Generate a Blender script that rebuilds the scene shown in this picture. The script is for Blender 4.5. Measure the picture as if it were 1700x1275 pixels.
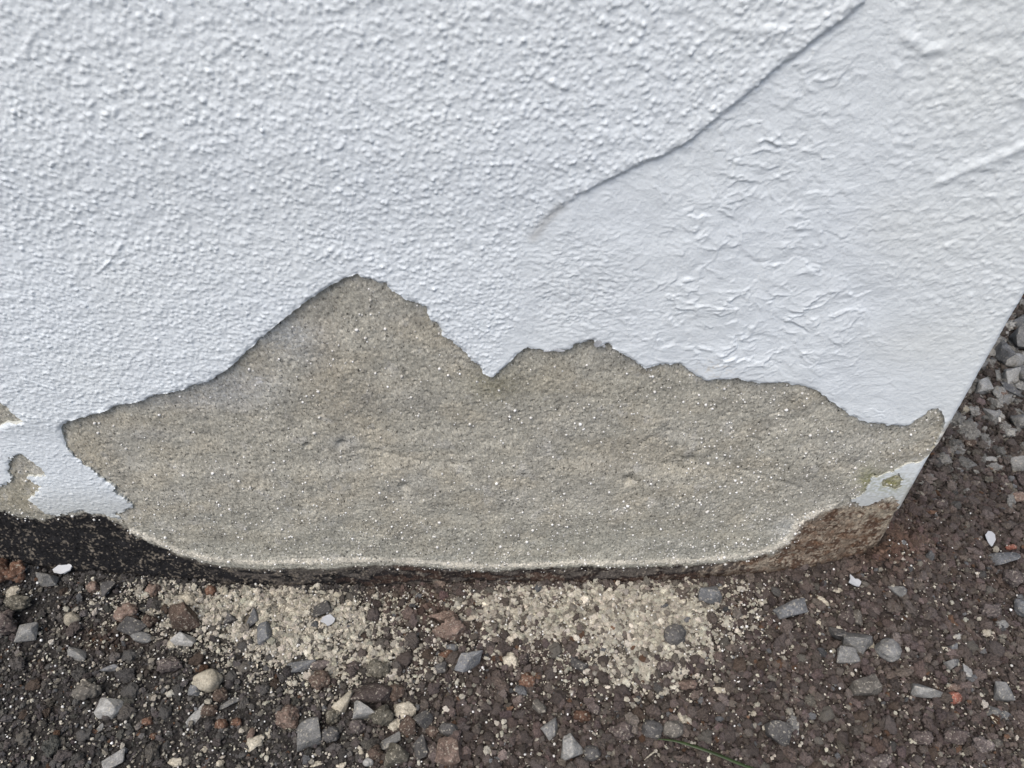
import bpy, bmesh, math, random
import numpy as np
from mathutils import Vector, Matrix, Euler

for o in list(bpy.data.objects):
    bpy.data.objects.remove(o, do_unlink=True)
scene = bpy.context.scene
C = scene.collection

# ------------------------------------------------------------------ camera
CAM_D, CAM_H = 0.60, 0.934            # metres in front of the wall, above the ground
PITCH = math.radians(43.5)            # looking down
FOC = 1277.0                          # focal length in pixels of the 1700 px wide photograph
cam_data = bpy.data.cameras.new("camera")
cam = bpy.data.objects.new("camera", cam_data)
C.objects.link(cam)
cam.location = (0.0, -CAM_D, CAM_H)
cam.rotation_euler = (math.pi / 2 - PITCH, 0.0, 0.0)
cam_data.sensor_width = 36.0
cam_data.lens = 36.0 * FOC / 1700.0
cam_data.clip_start = 0.01
cam_data.clip_end = 500.0
cam_data.dof.use_dof = True
cam_data.dof.focus_distance = 0.93
cam_data.dof.aperture_fstop = 10.0
scene.camera = cam

# ------------------------------------------------------------------ overcast daylight
SUN_EL, SUN_AZ = math.radians(63), math.radians(-30)     # azimuth from straight behind the camera, negative = left
world = bpy.data.worlds.new("World")
scene.world = world
world.use_nodes = True
wn = world.node_tree
wn.nodes.clear()
sky = wn.nodes.new("ShaderNodeTexSky")
sky.sky_type = 'NISHITA'
sky.sun_disc = False
sky.sun_elevation = SUN_EL
sun_dir = Vector((math.sin(SUN_AZ) * math.cos(SUN_EL), -math.cos(SUN_AZ) * math.cos(SUN_EL), math.sin(SUN_EL)))
sky.sun_rotation = math.atan2(sun_dir.x, sun_dir.y)
sky.air_density = 1.0
sky.dust_density = 4.0
sky.ozone_density = 1.0
bgn = wn.nodes.new("ShaderNodeBackground")
bgn.inputs['Strength'].default_value = 0.125
outn = wn.nodes.new("ShaderNodeOutputWorld")
wn.links.new(sky.outputs[0], bgn.inputs['Color'])
wn.links.new(bgn.outputs[0], outn.inputs['Surface'])

sun_data = bpy.data.lights.new("sun", 'SUN')
sun_data.energy = 1.5
sun_data.angle = math.radians(42)
sun_data.color = (1.0, 0.97, 0.93)
sun = bpy.data.objects.new("sun", sun_data)
C.objects.link(sun)
sun.rotation_euler = sun_dir.to_track_quat('Z', 'Y').to_euler()

vs = scene.view_settings
vs.view_transform = 'Standard'
vs.look = 'None'
vs.gamma = 1.0
vs.exposure = 0.58
vs.use_curve_mapping = False

# ------------------------------------------------------------------ measuring helpers
cp, sp = math.cos(PITCH), math.sin(PITCH)


def ray(px, py):
    a = (np.asarray(px, float) - 850.0) / FOC
    b = -(np.asarray(py, float) - 637.5) / FOC
    return a, cp + b * sp, -sp + b * cp


def wall_at(px, py):
    """point (x, z) of the wall face seen at a place in the photograph"""
    dx, dy, dz = ray(px, py)
    t = CAM_D / dy
    return dx * t, CAM_H + dz * t


def pix_of(x, y, z):
    ry, rz = y + CAM_D, z - CAM_H
    dep = ry * cp - rz * sp
    up = ry * sp + rz * cp
    return 850.0 + FOC * x / dep, 637.5 - FOC * up / dep


# ------------------------------------------------------------------ noise in numpy
_rs = np.random.RandomState(7)
_perm = _rs.permutation(256)
_perm = np.concatenate([_perm, _perm, _perm]).astype(np.int32)
_g3 = _rs.normal(size=(256, 3))
_g3 /= np.linalg.norm(_g3, axis=1)[:, None]
_g3 = _g3.astype(np.float32)


def perlin(x, y, z=None):
    x = np.asarray(x, np.float32); y = np.asarray(y, np.float32)
    z = np.zeros_like(x) if z is None else np.broadcast_to(np.asarray(z, np.float32), x.shape)
    xi, yi, zi = np.floor(x).astype(np.int32), np.floor(y).astype(np.int32), np.floor(z).astype(np.int32)
    xf, yf, zf = x - xi, y - yi, z - zi
    u, v, w = (f * f * f * (f * (f * 6 - 15) + 10) for f in (xf, yf, zf))
    xi &= 255; yi &= 255; zi &= 255
    res = 0
    for k in (0, 1):
        wz = w if k else 1 - w
        if np.all(zf == 0) and k:
            continue
        for j in (0, 1):
            wy = v if j else 1 - v
            for i in (0, 1):
                wx = u if i else 1 - u
                h = _perm[_perm[_perm[(xi + i) & 255] + ((yi + j) & 255)] + ((zi + k) & 255)]
                g = _g3[h]
                res = res + wx * wy * wz * (g[..., 0] * (xf - i) + g[..., 1] * (yf - j) + g[..., 2] * (zf - k))
    return res * 1.5


def fbm(x, y, z=None, octv=4, gain=0.5):
    s, a = 0, 1.0
    for o in range(octv):
        s = s + a * perlin(x * 2 ** o + 17.3 * o, y * 2 ** o + 5.1 * o, None if z is None else z * 2 ** o)
        a *= gain
    return s


def _hash(ix, iy, seed):
    h = (ix.astype(np.int64) * 374761393 + iy.astype(np.int64) * 668265263 + seed * 974634777) & 0x7fffffff
    h = ((h ^ (h >> 13)) * 1274126177) & 0x7fffffff
    h = h ^ (h >> 16)
    return ((h & 0xffff) / 65535.0).astype(np.float32)


def bumps(x, y, cell, seed, rmin=0.3, rmax=0.6, keep=0.8, power=1.5):
    """sum of separate round blobs, one per jittered cell; height 0..1"""
    qx, qy = x / cell, y / cell
    ix, iy = np.floor(qx).astype(np.int32), np.floor(qy).astype(np.int32)
    out = np.zeros(x.shape, np.float32)
    for j in (-1, 0, 1):
        for i in (-1, 0, 1):
            cx, cy = ix + i, iy + j
            px_ = cx + _hash(cx, cy, seed); py_ = cy + _hash(cx, cy, seed + 1)
            r = rmin + (rmax - rmin) * _hash(cx, cy, seed + 2)
            on = _hash(cx, cy, seed + 3) < keep
            amp = 0.35 + 0.65 * _hash(cx, cy, seed + 4)
            d2 = ((qx - px_) ** 2 + (qy - py_) ** 2) / (r * r)
            b = np.clip(1 - d2, 0, 1) ** power * amp * on
            out = np.maximum(out, b) + 0.25 * np.minimum(out, b)
    return out


def worley(x, y, cell, seed):
    """F1, F2 (in cells), offsets from the nearest point and its random numbers"""
    qx, qy = x / cell, y / cell
    ix, iy = np.floor(qx).astype(np.int32), np.floor(qy).astype(np.int32)
    f1 = np.full(x.shape, 9.0, np.float32); f2 = f1.copy()
    ox = np.zeros_like(f1); oy = np.zeros_like(f1); ra = np.zeros_like(f1); rb = np.zeros_like(f1)
    for j in (-1, 0, 1):
        for i in (-1, 0, 1):
            cx, cy = ix + i, iy + j
            dx = qx - cx - _hash(cx, cy, seed); dy = qy - cy - _hash(cx, cy, seed + 1)
            d = np.sqrt(dx * dx + dy * dy)
            near = d < f1
            f2 = np.where(near, f1, np.minimum(f2, d))
            f1 = np.where(near, d, f1)
            ox = np.where(near, dx, ox); oy = np.where(near, dy, oy)
            ra = np.where(near, _hash(cx, cy, seed + 5), ra); rb = np.where(near, _hash(cx, cy, seed + 6), rb)
    return f1, f2, ox, oy, ra, rb


def sstep(a, b, x):
    t = np.clip((x - a) / (b - a), 0, 1)
    return t * t * (3 - 2 * t)


def poly_sdf(poly, x, y):
    """signed distance to a polygon, negative inside"""
    P = np.asarray(poly, np.float32); Q = np.roll(P, -1, axis=0)
    d2 = np.full(x.shape, 1e18, np.float32); inside = np.zeros(x.shape, bool)
    for (ax, ay), (bx, by) in zip(P, Q):
        ex, ey = bx - ax, by - ay
        t = np.clip(((x - ax) * ex + (y - ay) * ey) / (ex * ex + ey * ey + 1e-12), 0, 1)
        d2 = np.minimum(d2, (x - ax - t * ex) ** 2 + (y - ay - t * ey) ** 2)
        if ay != by:
            c = (ay > y) != (by > y)
            inside ^= c & (x < ex * (y - ay) / (by - ay) + ax)
    d = np.sqrt(d2)
    return np.where(inside, -d, d)


def line_dist(line, x, y):
    P = np.asarray(line, np.float32)
    d2 = np.full(x.shape, 1e18, np.float32)
    for (ax, ay), (bx, by) in zip(P[:-1], P[1:]):
        ex, ey = bx - ax, by - ay
        t = np.clip(((x - ax) * ex + (y - ay) * ey) / (ex * ex + ey * ey + 1e-12), 0, 1)
        d2 = np.minimum(d2, (x - ax - t * ex) ** 2 + (y - ay - t * ey) ** 2)
    return np.sqrt(d2)


def blob(px, py, cx, cy, rx, ry):
    return np.exp(-(((px - cx) / rx) ** 2 + ((py - cy) / ry) ** 2))


# ------------------------------------------------------------------ mesh and naming helpers
def tag(o, label=None, cat=None, group=None, kind=None):
    if label: o['label'] = label
    if cat: o['category'] = cat
    if group: o['group'] = group
    if kind: o['kind'] = kind
    return o


def mesh_np(name, co, quads, mat, col=None, tris=None, smooth=True):
    me = bpy.data.meshes.new(name)
    nq = 0 if quads is None else len(quads)
    nt = 0 if tris is None else len(tris)
    me.vertices.add(len(co))
    me.vertices.foreach_set('co', np.ascontiguousarray(co, np.float32).ravel())
    idx = np.concatenate([np.asarray(quads, np.int32).ravel() if nq else np.zeros(0, np.int32),
                          np.asarray(tris, np.int32).ravel() if nt else np.zeros(0, np.int32)])
    me.loops.add(len(idx))
    me.loops.foreach_set('vertex_index', idx)
    me.polygons.add(nq + nt)
    starts = np.concatenate([np.arange(nq) * 4, nq * 4 + np.arange(nt) * 3]).astype(np.int32)
    me.polygons.foreach_set('loop_start', starts)
    me.update(calc_edges=True)
    me.validate()
    me.polygons.foreach_set('use_smooth', np.full(len(me.polygons), smooth))
    if col is not None:
        at = me.attributes.new('col', 'FLOAT_COLOR', 'POINT')
        c4 = np.ones((len(co), 4), np.float32); c4[:, :3] = col
        at.data.foreach_set('color', c4.ravel())
    if mat: me.materials.append(mat)
    return me


def obj(name, me, parent=None, loc=(0, 0, 0)):
    o = bpy.data.objects.new(name, me)
    C.objects.link(o)
    o.location = loc
    if parent: o.parent = parent
    return o


# ------------------------------------------------------------------ materials
def new_mat(name, rough=0.9, spec=0.2):
    m = bpy.data.materials.new(name); m.use_nodes = True
    nt = m.node_tree
    b = nt.nodes['Principled BSDF']
    b.inputs['Roughness'].default_value = rough
    b.inputs['Specular IOR Level'].default_value = spec
    return m, nt, b


def N(nt, t, **kw):
    n = nt.nodes.new(t)
    for k, v in kw.items():
        if k in n.inputs: n.inputs[k].default_value = v
        else: setattr(n, k, v)
    return n


def noise_node(nt, vec, scale, detail=3.0, rough=0.55):
    n = N(nt, 'ShaderNodeTexNoise', Scale=scale, Detail=detail, Roughness=rough)
    nt.links.new(vec, n.inputs['Vector'])
    return n.outputs['Fac']


def ramp(nt, fac, stops):
    r = nt.nodes.new('ShaderNodeValToRGB')
    e = r.color_ramp.elements
    while len(e) < len(stops): e.new(0.5)
    for i, (p, c) in enumerate(stops):
        e[i].position = p
        e[i].color = (c, c, c, 1) if not hasattr(c, '__len__') else (*c, 1)
    nt.links.new(fac, r.inputs['Fac'])
    return r.outputs['Color']


def mul(nt, a, b, fac=1.0, mode='MULTIPLY'):
    m = nt.nodes.new('ShaderNodeMix'); m.data_type = 'RGBA'; m.blend_type = mode
    if isinstance(fac, float): m.inputs[0].default_value = fac
    else: nt.links.new(fac, m.inputs[0])
    for s, v in ((6, a), (7, b)):
        if isinstance(v, tuple): m.inputs[s].default_value = (*v, 1)
        else: nt.links.new(v, m.inputs[s])
    return m.outputs[2]


def bump(nt, b, h, dist, strength=1.0, prev=None):
    n = N(nt, 'ShaderNodeBump', Strength=strength, Distance=dist)
    nt.links.new(h, n.inputs['Height'])
    if prev: nt.links.new(prev, n.inputs['Normal'])
    nt.links.new(n.outputs[0], b.inputs['Normal'])
    return n.outputs[0]


# white masonry paint; its colour (paint, cream cut edge, dirt) is kept per vertex in "col"
M_coat, nt, b = new_mat('white_masonry_paint', 0.75, 0.25)
tc = N(nt, 'ShaderNodeTexCoord').outputs['Object']
at = N(nt, 'ShaderNodeAttribute', attribute_name='col').outputs['Color']
c = mul(nt, at, ramp(nt, noise_node(nt, tc, 9, 4), [(0.3, 0.95), (0.7, 1.0)]))
c = mul(nt, c, ramp(nt, noise_node(nt, tc, 420, 2), [(0.25, 0.94), (0.6, 1.0)]))
nt.links.new(c, b.inputs['Base Color'])
n1 = bump(nt, b, noise_node(nt, tc, 330, 3, 0.6), 0.0010, 0.5)
bump(nt, b, noise_node(nt, tc, 1000, 2, 0.6), 0.0003, 0.5, n1)

# bare sandy mortar and stained footing
M_mortar, nt, b = new_mat('bare_sandy_mortar', 0.95, 0.1)
tc = N(nt, 'ShaderNodeTexCoord').outputs['Object']
mp = N(nt, 'ShaderNodeMapping'); mp.inputs['Scale'].default_value = (1.0, 1, 0.62)
nt.links.new(tc, mp.inputs['Vector']); tv = mp.outputs[0]
at = N(nt, 'ShaderNodeAttribute', attribute_name='col').outputs['Color']
c = mul(nt, at, ramp(nt, noise_node(nt, tv, 430, 3, 0.75), [(0.33, 0.35), (0.42, 0.88), (0.57, 1.05), (0.68, 1.7)]))
c = mul(nt, c, ramp(nt, noise_node(nt, tv, 170, 3, 0.7), [(0.30, 0.62), (0.42, 0.95), (0.7, 1.15)]))
c = mul(nt, c, ramp(nt, noise_node(nt, tv, 300, 2, 0.5), [(0.28, 0.25), (0.36, 1.0)]))          # pin holes
c = mul(nt, c, ramp(nt, noise_node(nt, tv, 28, 4), [(0.3, 0.86), (0.7, 1.1)]))
nt.links.new(c, b.inputs['Base Color'])
n1 = bump(nt, b, noise_node(nt, tv, 450, 3, 0.75), 0.0012, 0.8)
bump(nt, b, noise_node(nt, tv, 190, 3, 0.6), 0.0016, 0.5, n1)

# loose soil sheet
M_soil, nt, b = new_mat('dark_cinder_soil', 0.97, 0.1)
tc = N(nt, 'ShaderNodeTexCoord').outputs['Object']
at = N(nt, 'ShaderNodeAttribute', attribute_name='col').outputs['Color']
c = mul(nt, at, ramp(nt, noise_node(nt, tc, 260, 4, 0.7), [(0.3, 0.4), (0.5, 0.95), (0.72, 1.9)]))
nt.links.new(c, b.inputs['Base Color'])
bump(nt, b, noise_node(nt, tc, 210, 4, 0.7), 0.0025, 0.7)

# grains: colour comes with every grain
M_grain, nt, b = new_mat('cinder_grain', 0.96, 0.12)
tc = N(nt, 'ShaderNodeTexCoord').outputs['Object']
at = N(nt, 'ShaderNodeAttribute', attribute_name='col', attribute_type='INSTANCER').outputs['Color']
c = mul(nt, at, ramp(nt, noise_node(nt, tc, 7.0, 4, 0.75), [(0.3, 0.55), (0.5, 1.0), (0.72, 1.6)]))
nt.links.new(c, b.inputs['Base Color'])
bump(nt, b, noise_node(nt, tc, 8, 3, 0.65), 0.05, 0.5)

# polystyrene beads
M_bead, nt, b = new_mat('white_polystyrene', 0.6, 0.3)
nt.links.new(N(nt, 'ShaderNodeAttribute', attribute_name='col').outputs['Color'], b.inputs['Base Color'])

PAL = {  # base colours of the stones
    'lg': ((0.285, 0.283, 0.268), 1), 'g': ((0.178, 0.177, 0.170), 1), 'bg': ((0.142, 0.146, 0.150), 1), 'dg': ((0.086, 0.083, 0.080), 1),
    'be': ((0.33, 0.30, 0.235), 1), 'cr': ((0.42, 0.385, 0.31), 2), 'br': ((0.098, 0.073, 0.059), 2), 'pu': ((0.098, 0.080, 0.074), 2),
    'or': ((0.125, 0.074, 0.052), 2), 'pk': ((0.165, 0.122, 0.10), 2), 'ol': ((0.110, 0.102, 0.082), 2), 'wh': ((0.46, 0.475, 0.49), 0),
    'rd': ((0.20, 0.085, 0.062), 2), 'la': ((0.120, 0.102, 0.096), 2), 'sd': ((0.125, 0.115, 0.100), 1), 'bn': ((0.55, 0.50, 0.38), 0)}
MAT = {}
for key, (colr, lvl) in PAL.items():
    nm = {'lg': 'light_grey_stone', 'g': 'grey_stone', 'bg': 'blue_grey_stone', 'dg': 'dark_grey_stone', 'be': 'beige_stone', 'cr': 'cream_mortar',
          'br': 'brown_cinder', 'pu': 'purple_brown_cinder', 'or': 'orange_brown_cinder', 'pk': 'pinkish_tan_cinder', 'ol': 'olive_dark_cinder',
          'wh': 'white_paint_chip', 'rd': 'brick_red_stone', 'la': 'mauve_cinder', 'sd': 'drab_stone', 'bn': 'bone_white_twig'}[key]
    m, nt, b = new_mat(nm, 0.85 if lvl < 2 else 0.96, 0.25 if lvl < 2 else 0.1)
    tc = N(nt, 'ShaderNodeTexCoord').outputs['Object']
    oi = N(nt, 'ShaderNodeObjectInfo')
    ad = N(nt, 'ShaderNodeVectorMath', operation='ADD'); nt.links.new(tc, ad.inputs[0]); nt.links.new(oi.outputs['Random'], ad.inputs[1])
    tv = ad.outputs[0]
    hv = N(nt, 'ShaderNodeHueSaturation'); hv.inputs['Color'].default_value = (*colr, 1)
    mr = N(nt, 'ShaderNodeMapRange'); mr.inputs['To Min'].default_value = 0.8; mr.inputs['To Max'].default_value = 1.2
    nt.links.new(oi.outputs['Random'], mr.inputs['Value']); nt.links.new(mr.outputs[0], hv.inputs['Value'])
    lo, hi = ((0.93, 1.03), (0.60, 1.35), (0.50, 1.5))[lvl]
    c = mul(nt, hv.outputs[0], ramp(nt, noise_node(nt, tv, 70, 5, 0.65), [(0.3, lo), (0.7, hi)]))
    c = mul(nt, c, ramp(nt, noise_node(nt, tv, 480, 3, 0.7), [(0.3, lo), (0.6, 1.0), (0.75, hi)]))
    if lvl:      # mortar dust and grit stuck to the stone
        c = mul(nt, c, (0.42, 0.39, 0.32), ramp(nt, noise_node(nt, tv, 330, 2, 0.5), [(0.58, 0.0), (0.68, 0.5)]), 'MIX')
    nt.links.new(c, b.inputs['Base Color'])
    n1 = bump(nt, b, noise_node(nt, tv, 160, 4, 0.65), (0.0004, 0.0022, 0.0030)[lvl], 0.7)
    bump(nt, b, noise_node(nt, tv, 700, 2, 0.6), (0.0002, 0.0005, 0.0008)[lvl], 0.6, n1)
    MAT[key] = m

M_grass, nt, b = new_mat('green_grass_blade', 0.5, 0.4)
tc = N(nt, 'ShaderNodeTexCoord').outputs['Object']
c = mul(nt, (0.030, 0.050, 0.014), ramp(nt, noise_node(nt, tc, 90, 3), [(0.3, 0.6), (0.7, 1.3)]))
nt.links.new(c, b.inputs['Base Color'])
b.inputs['Subsurface Weight'].default_value = 0.0

# ================================================================== THE WALL
# outlines measured on the photograph, laid out on the wall's own face
BARE = [(103,704),(118,693),(150,685),(200,668),(240,660),(262,651),(300,643),(322,637),(345,630),(372,613),(392,598),(415,575),(440,553),
 (470,526),(500,503),(525,486),(545,473),(570,458),(592,450),(600,455),(612,457),(625,464),(640,466),(650,476),(665,484),(672,492),(690,497),
 (700,503),(708,506),(715,525),(727,535),(733,543),(735,553),(750,560),(757,567),(768,577),(776,583),(785,595),(797,607),(803,615),(815,621),
 (825,616),(840,605),(850,592),(862,580),(870,573),(885,574),(905,577),(920,579),(935,577),(950,572),(955,566),(970,564),(985,560),(988,570),
 (1000,570),(1010,565),(1025,578),(1040,588),(1055,598),(1070,607),(1085,604),(1105,602),(1130,601),(1145,612),(1160,624),(1170,630),(1195,627),
 (1220,624),(1240,630),(1265,633),(1290,632),(1315,635),(1340,640),(1355,645),(1370,655),(1378,662),(1390,670),(1405,682),(1420,692),(1435,697),
 (1460,701),(1480,703),(1500,706),(1510,703),(1520,692),(1535,686),(1540,678),(1555,674),(1563,678),(1566,690),(1566,704),(1560,716),(1552,732),
 (1546,749),(1540,757),(1533,763),(1510,768),(1490,777),(1480,782),(1460,788),(1447,793),(1440,808),(1430,820),(1412,830),(1440,838),(1455,831),
 (1470,824),(1485,824),(1490,830),(1488,842),(1500,850),(1520,848),(1640,850),(1640,1030),(-420,1030),(-420,800),(-10,806),(9,803),(22,791),
 (17,777),(15,765),(18,756),(38,750),(50,759),(63,768),(76,782),(73,791),(50,788),(44,793),(53,797),(69,803),(63,815),(48,825),(59,835),(73,847),
 (85,853),(110,850),(135,846),(165,850),(200,860),(225,868),(205,862),(195,852),(205,846),(221,842),(218,832),(205,822),(189,815),(191,806),
 (185,800),(165,787),(145,772),(125,755),(112,738),(104,720)]
BARE_SMALL = [(-80,640),(0,663),(15,672),(26,685),(48,694),(29,699),(12,699),(0,707),(-80,715)]
MOSS_HOLE = [(1465,795),(1473,793),(1482,788),(1493,785),(1494,791),(1500,795),(1496,800),(1497,807),(1485,811),(1478,807),(1462,806)]
PATCH = [(1445,-60),(1430,0),(1400,25),(1340,70),(1280,115),(1215,170),(1190,190),(1140,230),(1100,252),(1060,268),(1000,297),(960,318),(925,342),
 (895,368),(875,395),(866,430),(864,470),(868,520),(840,560),(815,625),(815,760),(1900,760),(1900,-60)]
CREAM = [(222,880),(240,888),(260,897),(300,914),(360,927),(430,932),(520,930),(640,927),(700,930),(790,938),(880,937),(960,932),(1050,932),(1150,930),
 (1230,922),(1290,907),(1312,890),(1325,868),(1350,852),(1380,840)]
FOOT_TOP = [(-420,846),(0,848),(40,860),(75,861),(110,852),(150,850),(200,864),(222,886),(260,904),(300,922),(360,938),(430,944),(520,942),(640,937),
 (700,939),(790,946),(880,945),(960,940),(1050,941),(1150,938),(1230,930),(1290,915),(1316,894),(1330,870),(1370,850),(1420,838),(1455,833),(1490,828),(1640,828)]
CONTACT = [(-300,925),(0,930),(100,945),(250,958),(430,974),(640,974),(830,968),(1000,965),(1150,964),(1250,955),(1350,940),(1430,920),(1475,895),(1504,850)]


def to_wall(poly):
    return [tuple(float(v) for v in wall_at(*p)) for p in poly]


XC = float(wall_at(1504, 842)[0])            # the corner of the house
R_COR = 0.007
U0 = XC - 0.006 - R_COR


def place(u, z, h):
    """wall surface that turns the corner: u runs along it, h stands off it"""
    u = u + (0.0018 * perlin(np.full_like(z, 3.1), z / 0.035) + 0.0012 * perlin(np.full_like(z, 7.7), z / 0.011)) * sstep(U0 - 0.05, U0, u) * (np.abs(z) < 0.9)      # a hand-made, slightly wavy corner
    ang = np.clip((u - U0) / R_COR, 0, math.pi / 2)
    x = np.where(u < U0, u, U0 + (R_COR + h) * np.sin(ang))
    y = np.where(u < U0, -h, R_COR - (R_COR + h) * np.cos(ang))
    extra = np.clip(u - U0 - R_COR * math.pi / 2, 0, None)
    return np.stack([x, y + extra, z], -1)


def axis(dense_a, dense_b, step, lo, hi, grow=1.35, cap=0.25):
    mid = list(np.linspace(dense_a, dense_b, int(round((dense_b - dense_a) / step)) + 1))
    left, s, p = [], step, dense_a
    while p > lo:
        s = min(s * grow, cap); p -= s; left.append(max(p, lo))
    right, s, p = [], step, dense_b
    while p < hi:
        s = min(s * grow, cap); p += s; right.append(min(p, hi))
    return np.array(left[::-1] + mid + right, np.float64)


STEP = 0.00125
ua = axis(-0.80, U0 + R_COR * math.pi / 2 + 0.012, STEP, -4.0, U0 + 4.0)
za = axis(-0.035, 0.80, STEP, -0.12, 2.7)
Ug, Zg = np.meshgrid(ua, za)
PX, PY = pix_of(Ug, np.zeros_like(Ug), Zg)
U32, Z32 = Ug.astype(np.float32), Zg.astype(np.float32)
dens = (sstep(-0.90, -0.82, Ug) * (1 - sstep(0.82, 0.9, Zg)) * (1 - sstep(XC + 0.03, XC + 0.06, Ug))).astype(np.float32)   # fine relief only where the mesh is fine

near = dens > 0
thin = 1 + 1.6 * (sstep(700, 760, PY) * ((PX < 260) | (PX > 1380))).astype(np.float32)      # thin ragged paint low on the wall
wx = 0.0014 * fbm(U32 / 0.010, Z32 / 0.010, octv=3) + 0.0008 * perlin(U32 / 0.0032, Z32 / 0.0032, np.float32(3.7)) + 0.0006 * perlin(U32 / 0.0016, Z32 / 0.0016, np.float32(1.7))
wz = 0.0014 * fbm(U32 / 0.010 + 40, Z32 / 0.010, octv=3) + 0.0008 * perlin(U32 / 0.0032 + 9, Z32 / 0.0032, np.float32(8.7)) + 0.0006 * perlin(U32 / 0.0016 + 5, Z32 / 0.0016, np.float32(6.7))
thin = np.where((PX < 590) & (PX > 110) & (PY < 690), 0.55, thin)          # the upper left break is clean
wx *= thin; wz *= thin
sd = poly_sdf(to_wall(BARE), U32 + wx, Z32 + wz)
sd = np.minimum(sd, poly_sdf(to_wall(BARE_SMALL), U32 + wx, Z32 + wz))
sd = np.minimum(sd, poly_sdf(to_wall(MOSS_HOLE), U32 + 0.6 * wx, Z32 + 0.6 * wz))
sd = np.where(PY > 1015, -0.05, sd)
sd = np.where((Zg < 0.03) & (PX < -300), -0.05, sd)
sd_patch = poly_sdf(to_wall(PATCH), U32 + 0.8 * wx, Z32 + 0.8 * wz)
in_patch = sstep(0.0025, -0.0025, sd_patch)

# ---- relief of the painted coat
lowf = fbm(U32 / 0.05, Z32 / 0.05, octv=3)
warp1 = 0.0016 * fbm(U32 / 0.02, Z32 / 0.02, octv=2); warp2 = 0.0016 * fbm(U32 / 0.02 + 31, Z32 / 0.02, octv=2)
bu, bz = U32 + warp1, (Z32 + warp2) * 0.95
dn = 0.72 + 0.45 * lowf + 0.3 * perlin(U32 / 0.022, Z32 / 0.022, np.float32(4.9))
dn = np.clip(0.25 + 0.75 * dn, 0.25, 1.2)
low = sstep(330, 520, PY)                                # nearer the ground the nodules are smaller
rough = 0.0016 * bumps(bu, bz, 0.0074, 11, 0.22, 0.44, 0.88, 1.25) * dn * (1 - 0.4 * low)
rough += 0.0014 * bumps(bu + 0.5, bz, 0.0050, 21, 0.24, 0.46, 0.85, 1.2) * dn
rough += 0.0009 * bumps(bu + 0.9, bz, 0.0034, 25, 0.25, 0.5, 0.7, 1.1) * (0.5 + 0.6 * low)
rough += 0.0006 * fbm(U32 / 0.020, Z32 / 0.016, octv=4, gain=0.45) + 0.0002 * perlin(U32 / 0.0027, Z32 / 0.0024, np.float32(2.2))

def scales(u, z, cu, cz, seed, amp, rot=0.0, wid=0.09):
    """overlapping trowel or brush dabs: each one rises to its lower rim and ends in a sharp lip"""
    a = u * math.cos(rot) - z * math.sin(rot); b_ = u * math.sin(rot) + z * math.cos(rot)
    f1, f2, ox, oy, ra, rb = worley(a / cu, b_ / cz, 1.0, seed)
    tilt = -oy * (0.25 + 0.6 * ra) + ox * (rb - 0.5) * 0.5
    broken = sstep(-0.15, 0.15, perlin(u / (0.45 * cu) + seed, z / (0.8 * cz), np.float32(0.37 * seed)))
    ridge = np.exp(-((f2 - f1) / wid) ** 2) * broken * (0.35 + 0.65 * ra)
    return amp * (0.5 * tilt * np.clip(1.5 * f1, 0, 1) * sstep(0, 0.10, f2 - f1) + 0.7 * ridge)

w1 = 0.012 * fbm(U32 / 0.06, Z32 / 0.06, octv=3) + 0.003 * fbm(U32 / 0.012, Z32 / 0.012, octv=2)
w2 = 0.012 * fbm(U32 / 0.06 + 77, Z32 / 0.06, octv=3) + 0.003 * fbm(U32 / 0.012 + 11, Z32 / 0.012, octv=2)
big = scales(U32 + w1, Z32 + w2, 0.040, 0.024, 31, 0.0017, 0.42, 0.045)
mid = scales(U32 + w1, Z32 + w2, 0.019, 0.0110, 37, 0.0016, 0.25, 0.075)
fine = scales(U32 + w1, Z32 + w2, 0.0080, 0.0052, 43, 0.0013, 0.15, 0.16)
# where the big dabs show: a broad band down the patch
wb = blob(PX, PY, 1250, 330, 130, 170) + 0.9 * blob(PX, PY, 1190, 540, 120, 60) + 0.55 * blob(PX, PY, 1330, 90, 110, 90) + 0.6 * blob(PX, PY, 1380, 520, 140, 70)
wb = np.clip(wb + 0.25 * lowf, 0, 1)
wf = np.clip(blob(PX, PY, 960, 470, 105, 95) * 1.25 + 0.6 * blob(PX, PY, 110, 780, 130, 70) + 0.35 * blob(PX, PY, 1420, 260, 90, 90), 0, 1)
wr = sstep(1390, 1560, PX + 40 * lowf - 0.12 * (PY - 300))
def flaking(cu, cz, seed, wid, amp):
    """thin broken lips of flaking paint: a sharp crease with one side standing a little prouder than the other"""
    n_ = perlin((U32 + 1.3 * w1) / cu + seed, (Z32 + 1.3 * w2) / cz, np.full_like(U32, 0.41 * seed)) + 0.35 * perlin((U32 + w1) / (0.4 * cu), (Z32 + w2) / (0.4 * cz), np.full_like(U32, 0.23 * seed))
    gate = sstep(-0.05, 0.25, perlin(U32 / (1.1 * cu) + 2.2 * seed, Z32 / (1.1 * cz), np.full_like(U32, 0.77 * seed)))
    q_ = n_ / wid
    return amp * gate * (np.exp(-q_ * q_) + 0.55 * np.tanh(-1.5 * q_) * np.exp(-np.abs(n_) / 0.35))
flk = flaking(0.036, 0.024, 3.0, 0.050, 0.0011) + flaking(0.022, 0.016, 9.0, 0.075, 0.0008) + 0.6 * flaking(0.012, 0.009, 5.0, 0.13, 0.0007)
wcr = np.clip(1.25 * (blob(PX, PY, 1240, 330, 150, 190) + blob(PX, PY, 1190, 530, 170, 80) + 0.7 * blob(PX, PY, 1330, 110, 120, 110) + 0.6 * blob(PX, PY, 1380, 500, 150, 90)) + 0.15 * lowf, 0, 1) * (1 - wf)
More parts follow.
